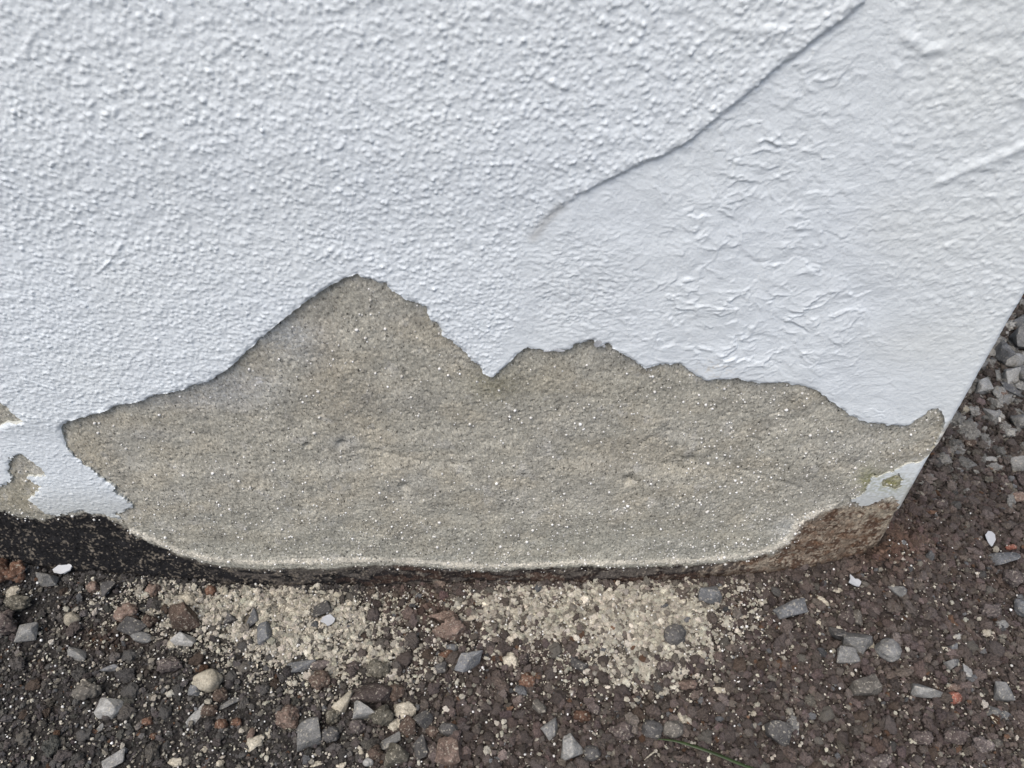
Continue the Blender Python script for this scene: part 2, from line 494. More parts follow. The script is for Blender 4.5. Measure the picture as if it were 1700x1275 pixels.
smooth_part = wcr * flk + wb * big + (0.35 + 0.45 * np.clip(lowf + 0.4, 0, 1)) * (1 - 0.5 * wb) * (1 - wf) * mid + wf * (1.1 * fine + 0.0007 * fbm(U32 / 0.008, Z32 / 0.004, octv=3))
smooth_part += 0.40 * (1 - wf) * fine * np.clip(perlin(U32 / 0.03, Z32 / 0.03, np.float32(5.5)) + 0.5, 0, 1) + 0.0011 * lowf
right_part = 0.0009 * bumps(bu, bz * 1.1, 0.0080, 51, 0.28, 0.55, 0.85, 1.2) + 0.0007 * fbm(U32 / 0.016, Z32 / 0.013, octv=5, gain=0.6) + 0.6 * mid + 0.4 * fine
right_part *= 0.75
right_part *= np.where(PY > 480, 1 - 0.55 * sstep(480, 620, PY), 1.0)
patch_rel = (1 - wr) * smooth_part + wr * right_part
step_h = 0.0029 * (1 - sstep(230, 400, PY)) * (0.5 + 0.5 * sstep(1500, 1380, PX))
left_low = sstep(690, 730, PY) * (PX < 260)
rough_here = rough * (1 - 0.7 * left_low) + left_low * (0.9 * fine + 0.5 * mid) + step_h
blend = np.where(PY > 350, sstep(0.012, -0.012, sd_patch), in_patch)
blend = np.where(step_h > 0.002, in_patch, blend)
rel = rough_here * (1 - blend) + patch_rel * blend
# a thick rim where the upper coat ends over the patch
rel += 0.0006 * np.exp(-((sd_patch - 0.006) / 0.006) ** 2) * (1 - sstep(300, 400, PY)) * (step_h > 0)
# brush ridges, drips and a scratch
for ln, wdt, a_ in (([(85,30),(60,55),(42,100)], 0.0030, 0.0006), ([(1720,232),(1640,262),(1600,278),(1556,300)], 0.0050, 0.0016), ([(1500,55),(1535,80),(1560,78)], 0.005, 0.0014),
                    ([(205,400),(185,428),(165,448)], 0.0009, 0.0011), ([(1200,38),(1270,48),(1330,40)], 0.004, 0.0009), ([(40,622),(92,640)], 0.0008, 0.0012)):
    rel += a_ * np.exp(-(line_dist(to_wall(ln), U32, Z32) / wdt) ** 2)
thick = 0.0052 - 0.0016 * sstep(900, 1300, PX) - 0.0022 * left_low - 0.0022 * (sstep(735, 760, PY) * (PX > 1380))
h_coat = thick + rel * dens + 0.0015 * (1 - dens)
low_right = (PX > 1380) * sstep(735, 760, PY)
rel_f = rel * (1 - 0.75 * low_right)
h_coat = thick + rel_f * dens + 0.0015 * (1 - dens)
edge = np.clip(sd / 0.0030, 0, 1)
h_coat = np.where(sd < 0.0030, np.maximum(h_coat * (0.62 + 0.38 * edge + (1 - edge) * np.clip(0.15 + 0.75 * perlin(U32 / 0.014, Z32 / 0.014, np.float32(4.2)), -0.25, 0.75)), 0.0014), h_coat)
h_coat = np.maximum(h_coat, 0.0012 + 0 * h_coat)

# ---- colour of the coat
col_c = np.empty(Ug.shape + (3,), np.float32)
col_c[:] = (0.715, 0.762, 0.785)
warm = np.clip(0.5 * (perlin(U32 / 0.09, Z32 / 0.09, np.float32(1.3)) + 0.25), 0, 1) * 0.6 + sstep(1400, 1600, PX) * 0.5 + sstep(300, 0, PY) * 0.25
col_c += np.clip(warm, 0, 1)[..., None] * np.array((0.02, 0.008, -0.03), np.float32)
def stain(arr, w, colr):
    w = np.clip(w, 0, 1)[..., None].astype(np.float32)
    arr[:] = arr * (1 - w) + np.array(colr, np.float32) * w
spk = perlin(U32 / 0.004, Z32 / 0.003, np.float32(6.1))
stain(col_c, 0.8 * (sstep(1538, 1545, PX + 0.58 * (PY - 748)) * (PY > 695) * (PY < 752)), (0.50, 0.47, 0.39))       # raw plaster along the corner
stain(col_c, 0.8 * (sstep(1489, 1495, PX + 0.58 * (PY - 836)) * (PY > 808)), (0.46, 0.42, 0.34))
stain(col_c, 0.45 * np.exp(-(line_dist(to_wall([(930,338),(905,362),(885,390)]), U32, Z32) / 0.005) ** 2), (0.42, 0.41, 0.38))
stain(col_c, 0.5 * sstep(0.15, 0.5, spk) * blob(PX, PY, 960, 490, 110, 60), (0.33, 0.34, 0.36))
stain(col_c, 0.6 * sstep(0.0, 0.5, spk) * blob(PX, PY, 1185, 608, 30, 14), (0.60, 0.54, 0.43))
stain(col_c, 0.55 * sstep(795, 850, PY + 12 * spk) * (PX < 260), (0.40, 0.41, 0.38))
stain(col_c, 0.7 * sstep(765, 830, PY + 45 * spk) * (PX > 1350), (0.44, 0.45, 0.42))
stain(col_c, 0.6 * blob(PX, PY, 1474, 803, 34, 17) * sstep(-0.4, 0.3, spk), (0.36, 0.38, 0.22))
stain(col_c, 0.25 * blob(PX, PY, 1500, 570, 90, 40) + 0.22 * blob(PX, PY, 1470, 370, 60, 60), (0.62, 0.63, 0.58))
stain(col_c, 0.85 * ((spk > 0.78) * blob(PX, PY, 1000, 500, 90, 50)), (0.06, 0.06, 0.06))

# ---- relief and colour of the bare mortar
zz = Z32
mort = 0.0020 * fbm(U32 / 0.075, Z32 / 0.055, octv=2) + 0.0008 * fbm(U32 / 0.013, Z32 / 0.020, octv=3, gain=0.5) + 0.0004 * fbm(U32 / 0.0042, Z32 / 0.0060, octv=2)
mort += 0.0007 * bumps(U32, Z32 * 0.65, 0.0052, 71, 0.2, 0.5, 0.5)
mort -= 0.0016 * bumps(U32, Z32, 0.011, 81, 0.10, 0.25, 0.6, 0.8)
strk = np.interp(PX, [0, 200, 500, 900, 1250, 1700], [800, 772, 776, 768, 790, 800])
mort += 0.0022 * sstep(-14, 16, PY - strk) * sstep(150, 260, PX) * (1 - sstep(1000, 1250, PX)) * (1 - 0.6 * sstep(20, 140, PY - strk))
for cx, cy, r_, dp in ((567,738,5,0.007),(510,740,4,0.006),(1148,764,5,0.006),(1043,796,7,0.006),(672,806,6,0.004),(300,612,4,0.003)):
    mort -= dp * blob(PX, PY, cx, cy, r_ * 1.3, r_)
for ln in ([(1062,738),(1085,724),(1105,735),(1110,752)], [(1125,758),(1124,772),(1133,778)], [(545,528),(560,540),(566,552)], [(660,800),(690,812),(700,826)],
           [(135,700),(150,728),(185,760),(200,775)], [(600,745),(700,765),(790,770)], [(1160,735),(1230,780),(1330,810)]):
    mort -= 0.0011 * np.exp(-(line_dist(to_wall(ln), U32 + 2 * wx, Z32 + 2 * wz) / 0.0035) ** 2)
foot = poly_sdf(to_wall(FOOT_TOP + [(1640,1100),(-420,1100)]), U32 + 1.2 * wx, Z32 + 1.2 * wz)       # negative on the footing
cr_d = line_dist(to_wall(CREAM), U32 + 1.2 * wx, Z32 + 1.2 * wz)
lip_w = (PX > 215) & (PX < 1400)
h_m = mort.copy()
h_m += 0.0014 * np.exp(-(cr_d / 0.011) ** 2) * lip_w
h_m -= 0.0010 * sstep(0.002, -0.006, foot) * sstep(200, 320, PX) * (1 - sstep(1200, 1330, PX))
h_m += 0.0012 * fbm(U32 / 0.012, Z32 / 0.016, octv=4) * sstep(0.0, -0.004, foot)
h_m = np.minimum(h_m * dens, np.where(sd > 0.002, 0.0, 1.0)) - np.where(sd > 0.002, 0.004, 0.0)

col_m = np.empty(Ug.shape + (3,), np.float32)
col_m[:] = (0.405, 0.388, 0.328)
stain(col_m, 0.30 * sstep(-0.1, 0.6, perlin(U32 / 0.05, Z32 / 0.06, np.float32(4.4))), (0.325, 0.32, 0.295))
stain(col_m, 0.55 * sstep(-0.1, 0.5, perlin(U32 / 0.05, Z32 / 0.03, np.float32(9.4))), (0.43, 0.395, 0.315))
for cx, cy, rx, ry, w_, colr in ((490,560,60,35,0.55,(0.38,0.41,0.44)), (390,640,80,30,0.5,(0.37,0.395,0.43)), (300,665,110,16,0.45,(0.34,0.36,0.385)), (822,640,40,26,0.6,(0.23,0.21,0.12)), (590,690,70,50,0.30,(0.30,0.25,0.17)),
    (545,600,30,80,0.25,(0.34,0.27,0.17)), (570,735,30,12,0.4,(0.33,0.35,0.37)), (1400,745,60,28,0.45,(0.52,0.51,0.46)), (1310,880,26,20,0.7,(0.56,0.57,0.56)), (1080,780,170,26,0.35,(0.37,0.34,0.27)), (980,770,60,14,0.4,(0.40,0.36,0.28)),
    (140,745,45,35,0.45,(0.36,0.31,0.22)), (250,720,40,14,0.25,(0.35,0.36,0.38)), (1440,800,14,22,0.75,(0.20,0.21,0.08)), (1480,800,40,16,0.9,(0.17,0.165,0.035)), (30,830,60,40,0.5,(0.29,0.26,0.17)), (900,640,180,40,0.25,(0.25,0.23,0.16)), (430,632,7,6,0.8,(0.5,0.5,0.5))):
    stain(col_m, w_ * blob(PX, PY, cx, cy, rx, ry) * (0.75 + 0.6 * spk), colr)
stain(col_m, 0.35 * sstep(820, 915, PY) * (PX > 220) * (PX < 1320), (0.33, 0.332, 0.285))
halo = np.exp(-np.clip(-sd, 0, None) / 0.005) * (sd < 0.001)
stain(col_m, 0.65 * halo * sstep(0.05, 0.55, perlin(U32 / 0.0075, Z32 / 0.006, np.float32(3.1)) + 0.5 * spk), (0.55, 0.56, 0.55))          # scraps of plaster left by the edge
stain(col_m, 0.55 * sstep(0.45, 0.75, fbm(U32 / 0.020, Z32 / 0.026, np.full_like(U32, 7.3), octv=4)), (0.47, 0.455, 0.41))
stain(col_m, 0.45 * sstep(0.45, 0.8, fbm(U32 / 0.03 + 9, Z32 / 0.034, np.full_like(U32, 2.3), octv=4)), (0.24, 0.23, 0.20))
cream_n = 0.85 + 0.45 * perlin(U32 / 0.03, Z32 / 0.03, np.float32(2.9))
stain(col_m, 0.95 * np.exp(-(cr_d / (0.0072 * np.clip(cream_n, 0.35, 1.4))) ** 4) * lip_w * np.clip(cream_n + 0.1, 0, 1), (0.68, 0.64, 0.54))
fn = fbm(U32 / 0.020, Z32 / 0.026, octv=5, gain=0.65)
brown = sstep(1120, 1280, PX + 60 * fn)
inf = sstep(0.0025 + 0.004 * brown, -0.0040 - 0.006 * brown, foot + (0.0050 + 0.007 * brown) * fn)
mixb = sstep(560, 760, PX)
base = np.stack([0.020 + 0.010 * mixb, 0.0195 + 0.005 * mixb, 0.0205 + 0.002 * mixb], -1)
base = base * (1 - brown[..., None]) + np.array((0.105, 0.068, 0.048)) * brown[..., None]
w_ = inf[..., None].astype(np.float32)
col_m[:] = col_m * (1 - w_) + base.astype(np.float32) * w_
fm = fbm(U32 / 0.045 + 5, Z32 / 0.020, np.full_like(U32, 6.6), octv=4, gain=0.6)
stain(col_m, inf * (1 - brown) * 0.75 * sstep(0.05, 0.4, fm) * sstep(280, 420, PX), (0.13, 0.115, 0.10))
stain(col_m, inf * (1 - brown) * 0.75 * sstep(0.0, 0.4, -fm + 0.2 * fn) * sstep(420, 700, PX), (0.085, 0.055, 0.042))
g1 = perlin(U32 / 0.0036, Z32 / 0.0050, np.float32(7.7)) + 0.5 * perlin(U32 / 0.0018, Z32 / 0.0026, np.float32(1.9))
stain(col_m, inf * 0.85 * sstep(0.15, 0.5, 1.1 * g1 + 0.5 * fn + 0.35 * brown - 0.18), (0.23, 0.20, 0.16))           # pale grit showing through the tar
stain(col_m, inf * brown * 0.85 * sstep(-0.3, 0.2, 0.8 * fn + 0.7 * g1), (0.38, 0.325, 0.25))
stain(col_m, inf * 0.6 * brown * sstep(0.1, 0.5, perlin(U32 / 0.014, Z32 / 0.016, np.float32(8.8)) + 0.3 * g1), (0.13, 0.070, 0.040))
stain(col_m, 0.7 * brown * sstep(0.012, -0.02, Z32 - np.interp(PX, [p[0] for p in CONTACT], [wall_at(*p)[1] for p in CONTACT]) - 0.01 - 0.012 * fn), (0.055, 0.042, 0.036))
stain(col_m, inf * (1 - brown) * 0.75 * (PX > 280) * sstep(0.0, 0.012, foot + 0.011 + 0.004 * fn) * sstep(760, 560, PX), (0.20, 0.18, 0.15))
stain(col_m, inf * 0.8 * blob(PX, PY, 1450, 850, 60, 20) * sstep(-0.3, 0.3, fn), (0.33, 0.29, 0.22))
stain(col_m, 0.75 * sstep(-0.1, 0.5, fn + 0.4 * g1) * blob(PX, PY, 1370, 895, 60, 60) * (foot < 0.004), (0.085, 0.045, 0.028))

nz, nu = Ug.shape
vid = np.arange(nz * nu).reshape(nz, nu)
def cells(a): return 0.25 * (a[:-1, :-1] + a[1:, :-1] + a[:-1, 1:] + a[1:, 1:])
sd_cell, pc_cell = cells(sd), cells(sd_patch)


def coat_part(name, keep, snap=True):
    co_u, co_z, co_h = Ug.copy(), Zg.copy(), h_coat.copy()
    cnt = np.zeros((nz, nu), np.int8); tot = np.zeros((nz, nu), np.int8)
    coat_any = sd_cell > 0
    for a, bb in ((slice(0, -1), slice(0, -1)), (slice(1, None), slice(0, -1)), (slice(0, -1), slice(1, None)), (slice(1, None), slice(1, None))):
        cnt[a, bb] += coat_any; tot[a, bb] += 1
    bnd = (cnt > 0) & (cnt < tot)
    gz, gu = np.gradient(sd, za, ua)
    g2 = np.maximum(gz * gz + gu * gu, 0.3)
    mv = np.clip(sd, -STEP, STEP)
    co_u[bnd] -= (mv * gu / g2)[bnd]; co_z[bnd] -= (mv * gz / g2)[bnd]
    co = place(co_u, co_z, co_h).reshape(-1, 3)
    q = np.stack([vid[:-1, :-1], vid[:-1, 1:], vid[1:, 1:], vid[1:, :-1]], -1)[keep]
    used = np.unique(q)
    # skirt: the broken edge goes back into the wall
    not_coat = ~coat_any
    K = np.zeros((nz + 1, nu + 1), bool); K[1:-1, 1:-1] = keep
    X = np.zeros((nz + 1, nu + 1), bool); X[1:-1, 1:-1] = not_coat
    Kc, e = K[1:-1, 1:-1], []
    for dj, di, va, vb in ((-1, 0, (0, 0), (0, 1)), (1, 0, (1, 1), (1, 0)), (0, -1, (1, 0), (0, 0)), (0, 1, (0, 1), (1, 1))):
        m = Kc & X[1 + dj:nz + dj, 1 + di:nu + di]
        jj, ii = np.nonzero(m)
        e.append(np.stack([vid[jj + va[0], ii + va[1]], vid[jj + vb[0], ii + vb[1]]], -1))
    e = np.concatenate(e)
    bv = np.unique(e)
    back = place(co_u.ravel()[bv], co_z.ravel()[bv], np.full(len(bv), -0.004))
    remap = np.full(nz * nu, -1, np.int64); remap[used] = np.arange(len(used))
    rb = np.full(nz * nu, -1, np.int64); rb[bv] = len(used) + 2 * len(bv) * 0 + np.arange(len(bv)) + len(bv)
    rf = np.full(nz * nu, -1, np.int64); rf[bv] = len(used) + np.arange(len(bv))
    allco = np.concatenate([co[used], co[bv], back])
    allq = np.concatenate([remap[q], np.stack([rf[e[:, 1]], rf[e[:, 0]], rb[e[:, 0]], rb[e[:, 1]]], -1)])
    cc = col_c.reshape(-1, 3)
    rim = cc[bv] * np.array((0.80, 0.77, 0.70), np.float32)          # the cut shows plaster, not paint
    allc = np.concatenate([cc[used], rim, rim * 0.9])
    return obj(name, mesh_np(name, allco, allq, M_coat, allc), wall)


wall = bpy.data.objects.new('house_wall', None)
C.objects.link(wall)
tag(wall, 'white roughcast house wall peeling to bare grey mortar at its foot', 'wall', kind='thing')
coat_keep = sd_cell > 0
pk = (pc_cell < 0)
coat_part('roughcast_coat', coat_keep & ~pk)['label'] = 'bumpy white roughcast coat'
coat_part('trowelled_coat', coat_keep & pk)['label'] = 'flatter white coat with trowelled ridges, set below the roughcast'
mk = (sd_cell < 0.012)
q = np.stack([vid[:-1, :-1], vid[:-1, 1:], vid[1:, 1:], vid[1:, :-1]], -1)
foot_c = cells(foot) < 0
for nm, kk, lb in (('bare_mortar', mk & ~foot_c, 'bare sandy grey mortar where the coat has fallen off'), ('stained_footing', mk & foot_c, 'black and brown stained footing strip')):
    qq = q[kk]; us = np.unique(qq); rm = np.full(nz * nu, -1, np.int64); rm[us] = np.arange(len(us))
    obj(nm, mesh_np(nm, place(Ug, Zg, h_m).reshape(-1, 3)[us], rm[qq], M_mortar, col_m.reshape(-1, 3)[us]), wall)['label'] = lb
# masonry behind everything
bm = bmesh.new(); bmesh.ops.create_cube(bm, size=1.0)
me = bpy.data.meshes.new('masonry_core'); bm.to_mesh(me); bm.free()
me.materials.append(M_mortar)
at_ = me.attributes.new('col', 'FLOAT_COLOR', 'POINT'); at_.data.foreach_set('color', [0.25] * (len(me.vertices) * 4))
core = obj('masonry_core', me, wall)
x0, x1 = -4.0, XC - 0.022
core.scale = (x1 - x0, 3.9, 2.76); core.location = ((x0 + x1) / 2, 0.016 + 1.95, 1.30)

# polystyrene beads set in the mortar
_ib = bmesh.new(); bmesh.ops.create_icosphere(_ib, subdivisions=1, radius=1.0)
ICO_V = np.array([v.co[:] for v in _ib.verts]); ICO_F = np.array([[v.index for v in f.verts] for f in _ib.faces]); _ib.free()


def bead_mesh(name, centres, radii, mat):
    n = len(centres)
    jit = 1 + 0.12 * np.random.RandomState(3).normal(size=(n, len(ICO_V), 1))
    co = centres[:, None, :] + ICO_V[None] * radii[:, None, None] * jit
    f = ICO_F[None] + (np.arange(n) * len(ICO_V))[:, None, None]
    tone = np.random.RandomState(4).rand(n, 1) ** 0.7
    colr = tone * np.array((0.76, 0.76, 0.74)) + (1 - tone) * np.array((0.42, 0.40, 0.35))
    return mesh_np(name, co.reshape(-1, 3), None, mat, col=np.repeat(colr, len(ICO_V), axis=0), tris=f.reshape(-1, 3))


rs = np.random.RandomState(12)
sel = np.nonzero((sd.ravel() < -0.003) & (foot.ravel() > -0.010) & (PX.ravel() > -40) & (PX.ravel() < 1580))[0]
wgt = 0.45 + 0.7 * sstep(900, 1350, PX.ravel()[sel]) + 0.5 * sstep(780, 900, PY.ravel()[sel]) + 0.6 * np.exp(-(cr_d.ravel()[sel] / 0.01) ** 2)
wgt *= np.clip(0.9 + 0.9 * lowf.ravel()[sel], 0.15, 2)
pickv = rs.choice(sel, 2200, replace=False, p=wgt / wgt.sum())
rad = np.clip(0.00084 * rs.lognormal(0.05, 0.40, len(pickv)), 0.0004, 0.0023)
cen = place(Ug.ravel()[pickv], Zg.ravel()[pickv], h_m.ravel()[pickv] + 0.15 * rad)
tag(obj('polystyrene_bead', bead_mesh('polystyrene_bead', cen, rad, M_bead), wall), kind='stuff')

# loose chips of paint still hanging on the broken edge
def flake_mesh(name, w, l, t, mat, seed, n=11, jag=0.22, curl=0.15, sub=1, outline=None):
    """an irregular flat chip with its own thickness and a slight curl"""
    r = random.Random(seed)
    bm = bmesh.new()
    ring = []
    if outline: n = len(outline); ring = [(x * w, y * l) for x, y in outline]
    for k in range(0 if outline else n):
        a = 2 * math.pi * k / n + r.uniform(-0.2, 0.2)
        q_ = 1 + r.uniform(-jag, jag)
        ring.append((0.5 * w * q_ * math.cos(a), 0.5 * l * q_ * math.sin(a)))
    top = [bm.verts.new((x, y, t / 2)) for x, y in ring]; bot = [bm.verts.new((x * 0.96, y * 0.96, -t / 2)) for x, y in ring]
    ct = bm.verts.new((r.uniform(-.1, .1) * w, r.uniform(-.1, .1) * l, t * 0.6)); cb = bm.verts.new((0, 0, -t * 0.5))
    for k in range(n):
        k2 = (k + 1) % n
        bm.faces.new((top[k], top[k2], ct)); bm.faces.new((bot[k2], bot[k], cb)); bm.faces.new((top[k], bot[k], bot[k2], top[k2]))
    bmesh.ops.subdivide_edges(bm, edges=bm.edges, cuts=sub, use_grid_fill=True)
    for v in bm.verts:
        nrm = r.uniform(-1, 1)
        v.co.z += curl * (v.co.x ** 2 / w + 0.3 * v.co.y) + 0.12 * t * nrm
        v.co.x += 0.02 * w * r.uniform(-1, 1); v.co.y += 0.02 * l * r.uniform(-1, 1)
    bmesh.ops.recalc_face_normals(bm, faces=bm.faces)
    me = bpy.data.meshes.new(name); bm.to_mesh(me); bm.free()
    me.materials.append(mat)
    return me


for k, (cx, cy, w, l, rz) in enumerate(((992, 565, .0085, .009, .3), (1002, 569, .004, .003, .8), (928, 576, .012, .004, .1), (908, 577, .007, .003, -.1))):
    x, z = wall_at(cx, cy)
    f = obj('paint_flake', flake_mesh('paint_flake', w, l, 0.0008, MAT['wh'], 900 + k, n=7, curl=0.3), wall, (float(x), -0.0048, float(z)))
    f.rotation_euler = (math.radians(80), rz, 0)

# ================================================================== THE GROUND
cx_ = []
for p in CONTACT:
    x, z = wall_at(*p); cx_.append((float(x), float(z)))
CX, CZ = np.array([a for a, _ in cx_]), np.array([b_ for _, b_ in cx_])


def ground_z(x, y, fine=True):
    x = np.asarray(x, np.float64); y = np.asarray(y, np.float64)
    side = np.clip(x - XC, 0, None)
    away = np.where(x < XC, np.abs(np.minimum(y, 0)), np.hypot(side, np.minimum(y, 0)))
    zc = np.interp(np.minimum(x, XC), CX, CZ)
    z = zc * np.exp(-(away / 0.075) ** 1.3)
    z = z + 0.030 * sstep(0, 0.5, y) * sstep(XC, XC + 0.15, x)
    z = z + 0.006 * fbm(x / 0.22, y / 0.22, octv=2)
    if fine:
        f = np.where((np.abs(x) < 1.3) & (y > -0.7) & (y < 1.1), 1.0, 0.0)
        z = z + f * (0.0048 * fbm(x / 0.035, y / 0.035, octv=4, gain=0.55) + 0.0016 * bumps(x.astype(np.float32), y.astype(np.float32), 0.008, 5, 0.3, 0.6, 0.8))
    return z


def ground_at(px, py):
    """point of the ground seen at a place in the photograph"""
    dx, dy, dz = ray(px, py)
    z = np.zeros_like(dx)
    for _ in range(8):
        t = (z - CAM_H) / dz
        x, y = dx * t, -CAM_D + dy * t
        z = ground_z(x, y, False)
    return x, y, z


# pale mortar dust that fell off the wall lies in two drifts
def dust_w(px, py):
    d = 1.0 * blob(px, py, 430, 1000, 150, 48) + 0.8 * blob(px, py, 500, 1040, 120, 48) + 1.15 * blob(px, py, 1040, 1010, 150, 55) + 0.9 * blob(px, py, 1100, 1050, 70, 60)
    d += 0.65 * blob(px, py, 860, 1010, 110, 55) + 0.45 * blob(px, py, 600, 1110, 110, 40) + 0.5 * blob(px, py, 1040, 1110, 90, 40) + 0.35 * blob(px, py, 330, 980, 80, 40)
    return d


def ground_col(x, y, px, py):
    right = sstep(480, 800, px + 60 * perlin(x / 0.05, y / 0.05))
    far = sstep(0.03, 0.25, y)
    c = np.array((0.073, 0.068, 0.064)) * (1 - right)[..., None] + np.array((0.090, 0.074, 0.066)) * right[..., None]
    rust = np.clip(sstep(0.35, 0.7, perlin(x / 0.05, y / 0.04, np.full_like(x, 3.3, np.float32))), 0, 1) * 0.4
    c = c * (1 - rust)[..., None] + np.array((0.080, 0.057, 0.043)) * rust[..., None]
    st = np.clip(0.75 * blob(px, py, 1475, 905, 60, 42) + 0.45 * blob(px, py, 690, 1005, 70, 32) + 0.35 * blob(px, py, 190, 1060, 70, 25), 0, 1)
    c = c * (1 - st)[..., None] + np.array((0.105, 0.064, 0.044)) * st[..., None]
    c = c * (1 - 0.3 * far)[..., None] + 0.3 * far[..., None] * np.array((0.10, 0.09, 0.082))
    return c


gx = axis(-0.90, 1.15, 0.0036, -60, 60, 1.3, 8.0)
gy = axis(-0.36, 0.62, 0.0036, -60, 60, 1.3, 8.0)
Xg, Yg = np.meshgrid(gx, gy)
pxg, pyg = pix_of(Xg, np.clip(Yg, -0.5, 3), 0 * Xg)
Zgd = ground_z(Xg, Yg)
under = (Xg < XC - 0.03) & (Yg > 0.03)
Zgd = np.where(under, -0.06, Zgd)
cg = ground_col(Xg, Yg, pxg, pyg)
dw = np.clip(dust_w(pxg, pyg) * 0.9 + 0.25 * perlin(Xg / 0.012, Yg / 0.012) - 0.25, 0, 1) * (Yg < 0.05)
cg *= np.where((np.abs(Xg) < 2.2) & (Yg > -1.3) & (Yg < 2.2), 0.40, 0.9)[..., None]        # soil colour darkened under the grains to paint in shadowed gaps between crumbs
cg = cg * (1 - 0.75 * dw[..., None]) + 0.75 * dw[..., None] * np.array((0.25, 0.225, 0.18))
ny, nx = Xg.shape
gi = np.arange(nx * ny).reshape(ny, nx)
gq = np.stack([gi[:-1, :-1], gi[:-1, 1:], gi[1:, 1:], gi[1:, :-1]], -1).reshape(-1, 4)
tag(obj('ground', mesh_np('ground', np.stack([Xg, Yg, Zgd], -1).reshape(-1, 3), gq, M_soil, cg.reshape(-1, 3))),
    'dark brown cinder soil along the foot of the wall', None, kind='structure')


# ------------------------------------------------------------------ stones
def finish(name, bm, mat, smooth):
    me = bpy.data.meshes.new(name); bm.to_mesh(me); bm.free()
    me.polygons.foreach_set('use_smooth', [smooth] * len(me.polygons))
    me.materials.append(mat)
    return me


def noise_push(bm, amp, freq, seed, octv=3):
    co = np.array([v.co[:] for v in bm.verts], np.float32)
    L = np.linalg.norm(co, axis=1)
    d = fbm(co[:, 0] * freq + seed * 3.1, co[:, 1] * freq + seed * 1.7, co[:, 2] * freq + 0.37, octv=octv)
    for v, k in zip(bm.verts, 1 + amp * d): v.co *= float(k)


def stone_mesh(name, kind, dims, mat, seed):
    r = random.Random(seed)
    bm = bmesh.new()
    if kind in ('angular', 'slab'):
        npt = r.randint(11, 16)
        npt = r.randint(10, 14)
        for _ in range(npt):
            v = Vector((r.gauss(0, 1), r.gauss(0, 1), r.gauss(0, 1))).normalized() * r.uniform(0.86, 1.08)
            v = Vector([math.copysign(abs(q_) ** 0.62, q_) for q_ in v])
            if kind == 'slab': v.z = max(-0.7, min(0.7, v.z * 1.6))
            bm.verts.new(v)
        res = bmesh.ops.convex_hull(bm, input=bm.verts)
        bmesh.ops.delete(bm, geom=[v for v in bm.verts if not v.link_faces], context='VERTS')
        bmesh.ops.dissolve_limit(bm, angle_limit=math.radians(14), verts=bm.verts, edges=bm.edges)
        bmesh.ops.bevel(bm, geom=bm.edges[:] , offset=0.06, segments=2, profile=0.6, affect='EDGES')
        bmesh.ops.triangulate(bm, faces=bm.faces)
        bmesh.ops.subdivide_edges(bm, edges=[e for e in bm.edges if e.calc_length() > 0.22], cuts=2, use_grid_fill=True)
        bmesh.ops.triangulate(bm, faces=bm.faces)
        noise_push(bm, 0.07, 2.2, seed)
        sm = True
    elif kind == 'round':
        bmesh.ops.create_icosphere(bm, subdivisions=4, radius=1.0)
        noise_push(bm, 0.22, 0.9, seed, 2); noise_push(bm, 0.035, 4.0, seed + 5, 2)
        sm = True
    elif kind == 'crumb':
        bmesh.ops.create_icosphere(bm, subdivisions=4, radius=1.0)
        noise_push(bm, 0.38, 1.5, seed, 2); noise_push(bm, 0.16, 5.5, seed + 3, 3)
        sm = True
    else:   # cinder: craggy and pitted
        bmesh.ops.create_icosphere(bm, subdivisions=4, radius=1.0)
        noise_push(bm, 0.42, 1.1, seed, 3); noise_push(bm, 0.17, 4.2, seed + 9, 3); noise_push(bm, 0.06, 11.0, seed + 2, 2)
        sm = True
    mn = [min(v.co[i] for v in bm.verts) for i in range(3)]; mx = [max(v.co[i] for v in bm.verts) for i in range(3)]
    for v in bm.verts:
        for i in range(3): v.co[i] = ((v.co[i] - mn[i]) / (mx[i] - mn[i]) - 0.5) * dims[i]
    bmesh.ops.recalc_face_normals(bm, faces=bm.faces)
    return finish(name, bm, mat, sm)


TAKEN = []


def hero(px, py, w, h, kind, colour, rot, name, label, cat, group=None, seed=[0]):
    """a stone seen at (px, py), w by h pixels large, lying on the ground there"""
    seed[0] += 1
    x, y, z = (float(v) for v in ground_at(px, py))
    dep = (y + CAM_D) * cp - (z - CAM_H) * sp
    W, H = w * dep / FOC * 1.12, h * dep / FOC * 1.12
    if kind == 'flake' and colour != 'wh':          # crumbly lump of mortar
        t = 0.55 * min(W, H)
        o = obj(name, stone_mesh(name, 'crumb', (W, H, t), MAT[colour], seed[0]), None, (x, y, z + t * 0.3))
        o.rotation_euler = (0.15, 0, math.radians(rot))
    elif kind == 'flake':
        me = flake_mesh(name, W, H * 1.15, max(0.0012, 0.10 * W), MAT[colour], 300 + seed[0], n=9, jag=0.22, curl=0.15, sub=1, outline=[(-.5,.05),(-.1,.28),(.12,.5),(.2,.1),(.45,-.02),(.5,-.3),(.1,-.5),(-.2,-.28)] if label.startswith('white notched') else None)
        o = obj(name, me, None, (x, y, z + 0.0110))
        o.rotation_euler = (0.18, random.Random(seed[0]).uniform(-.2, .2), math.radians(rot))
    else:
        t = (0.5 if kind == 'slab' else 0.95) * min(W, H * 1.1)
        d = max(0.7 * t, (H - 0.22 * t) / 0.86)
        o = obj(name, stone_mesh(name, kind, (W, d, t), MAT[colour], seed[0]), None, (x, y, z + t * 0.33))
        o.rotation_euler = (random.Random(seed[0]).uniform(-.3, .25), random.Random(seed[0] + 1).uniform(-.35, .35), math.radians(rot))
    tag(o, label, cat, group)
    TAKEN.append((px, py, max(w, h) * 0.5))
    return o


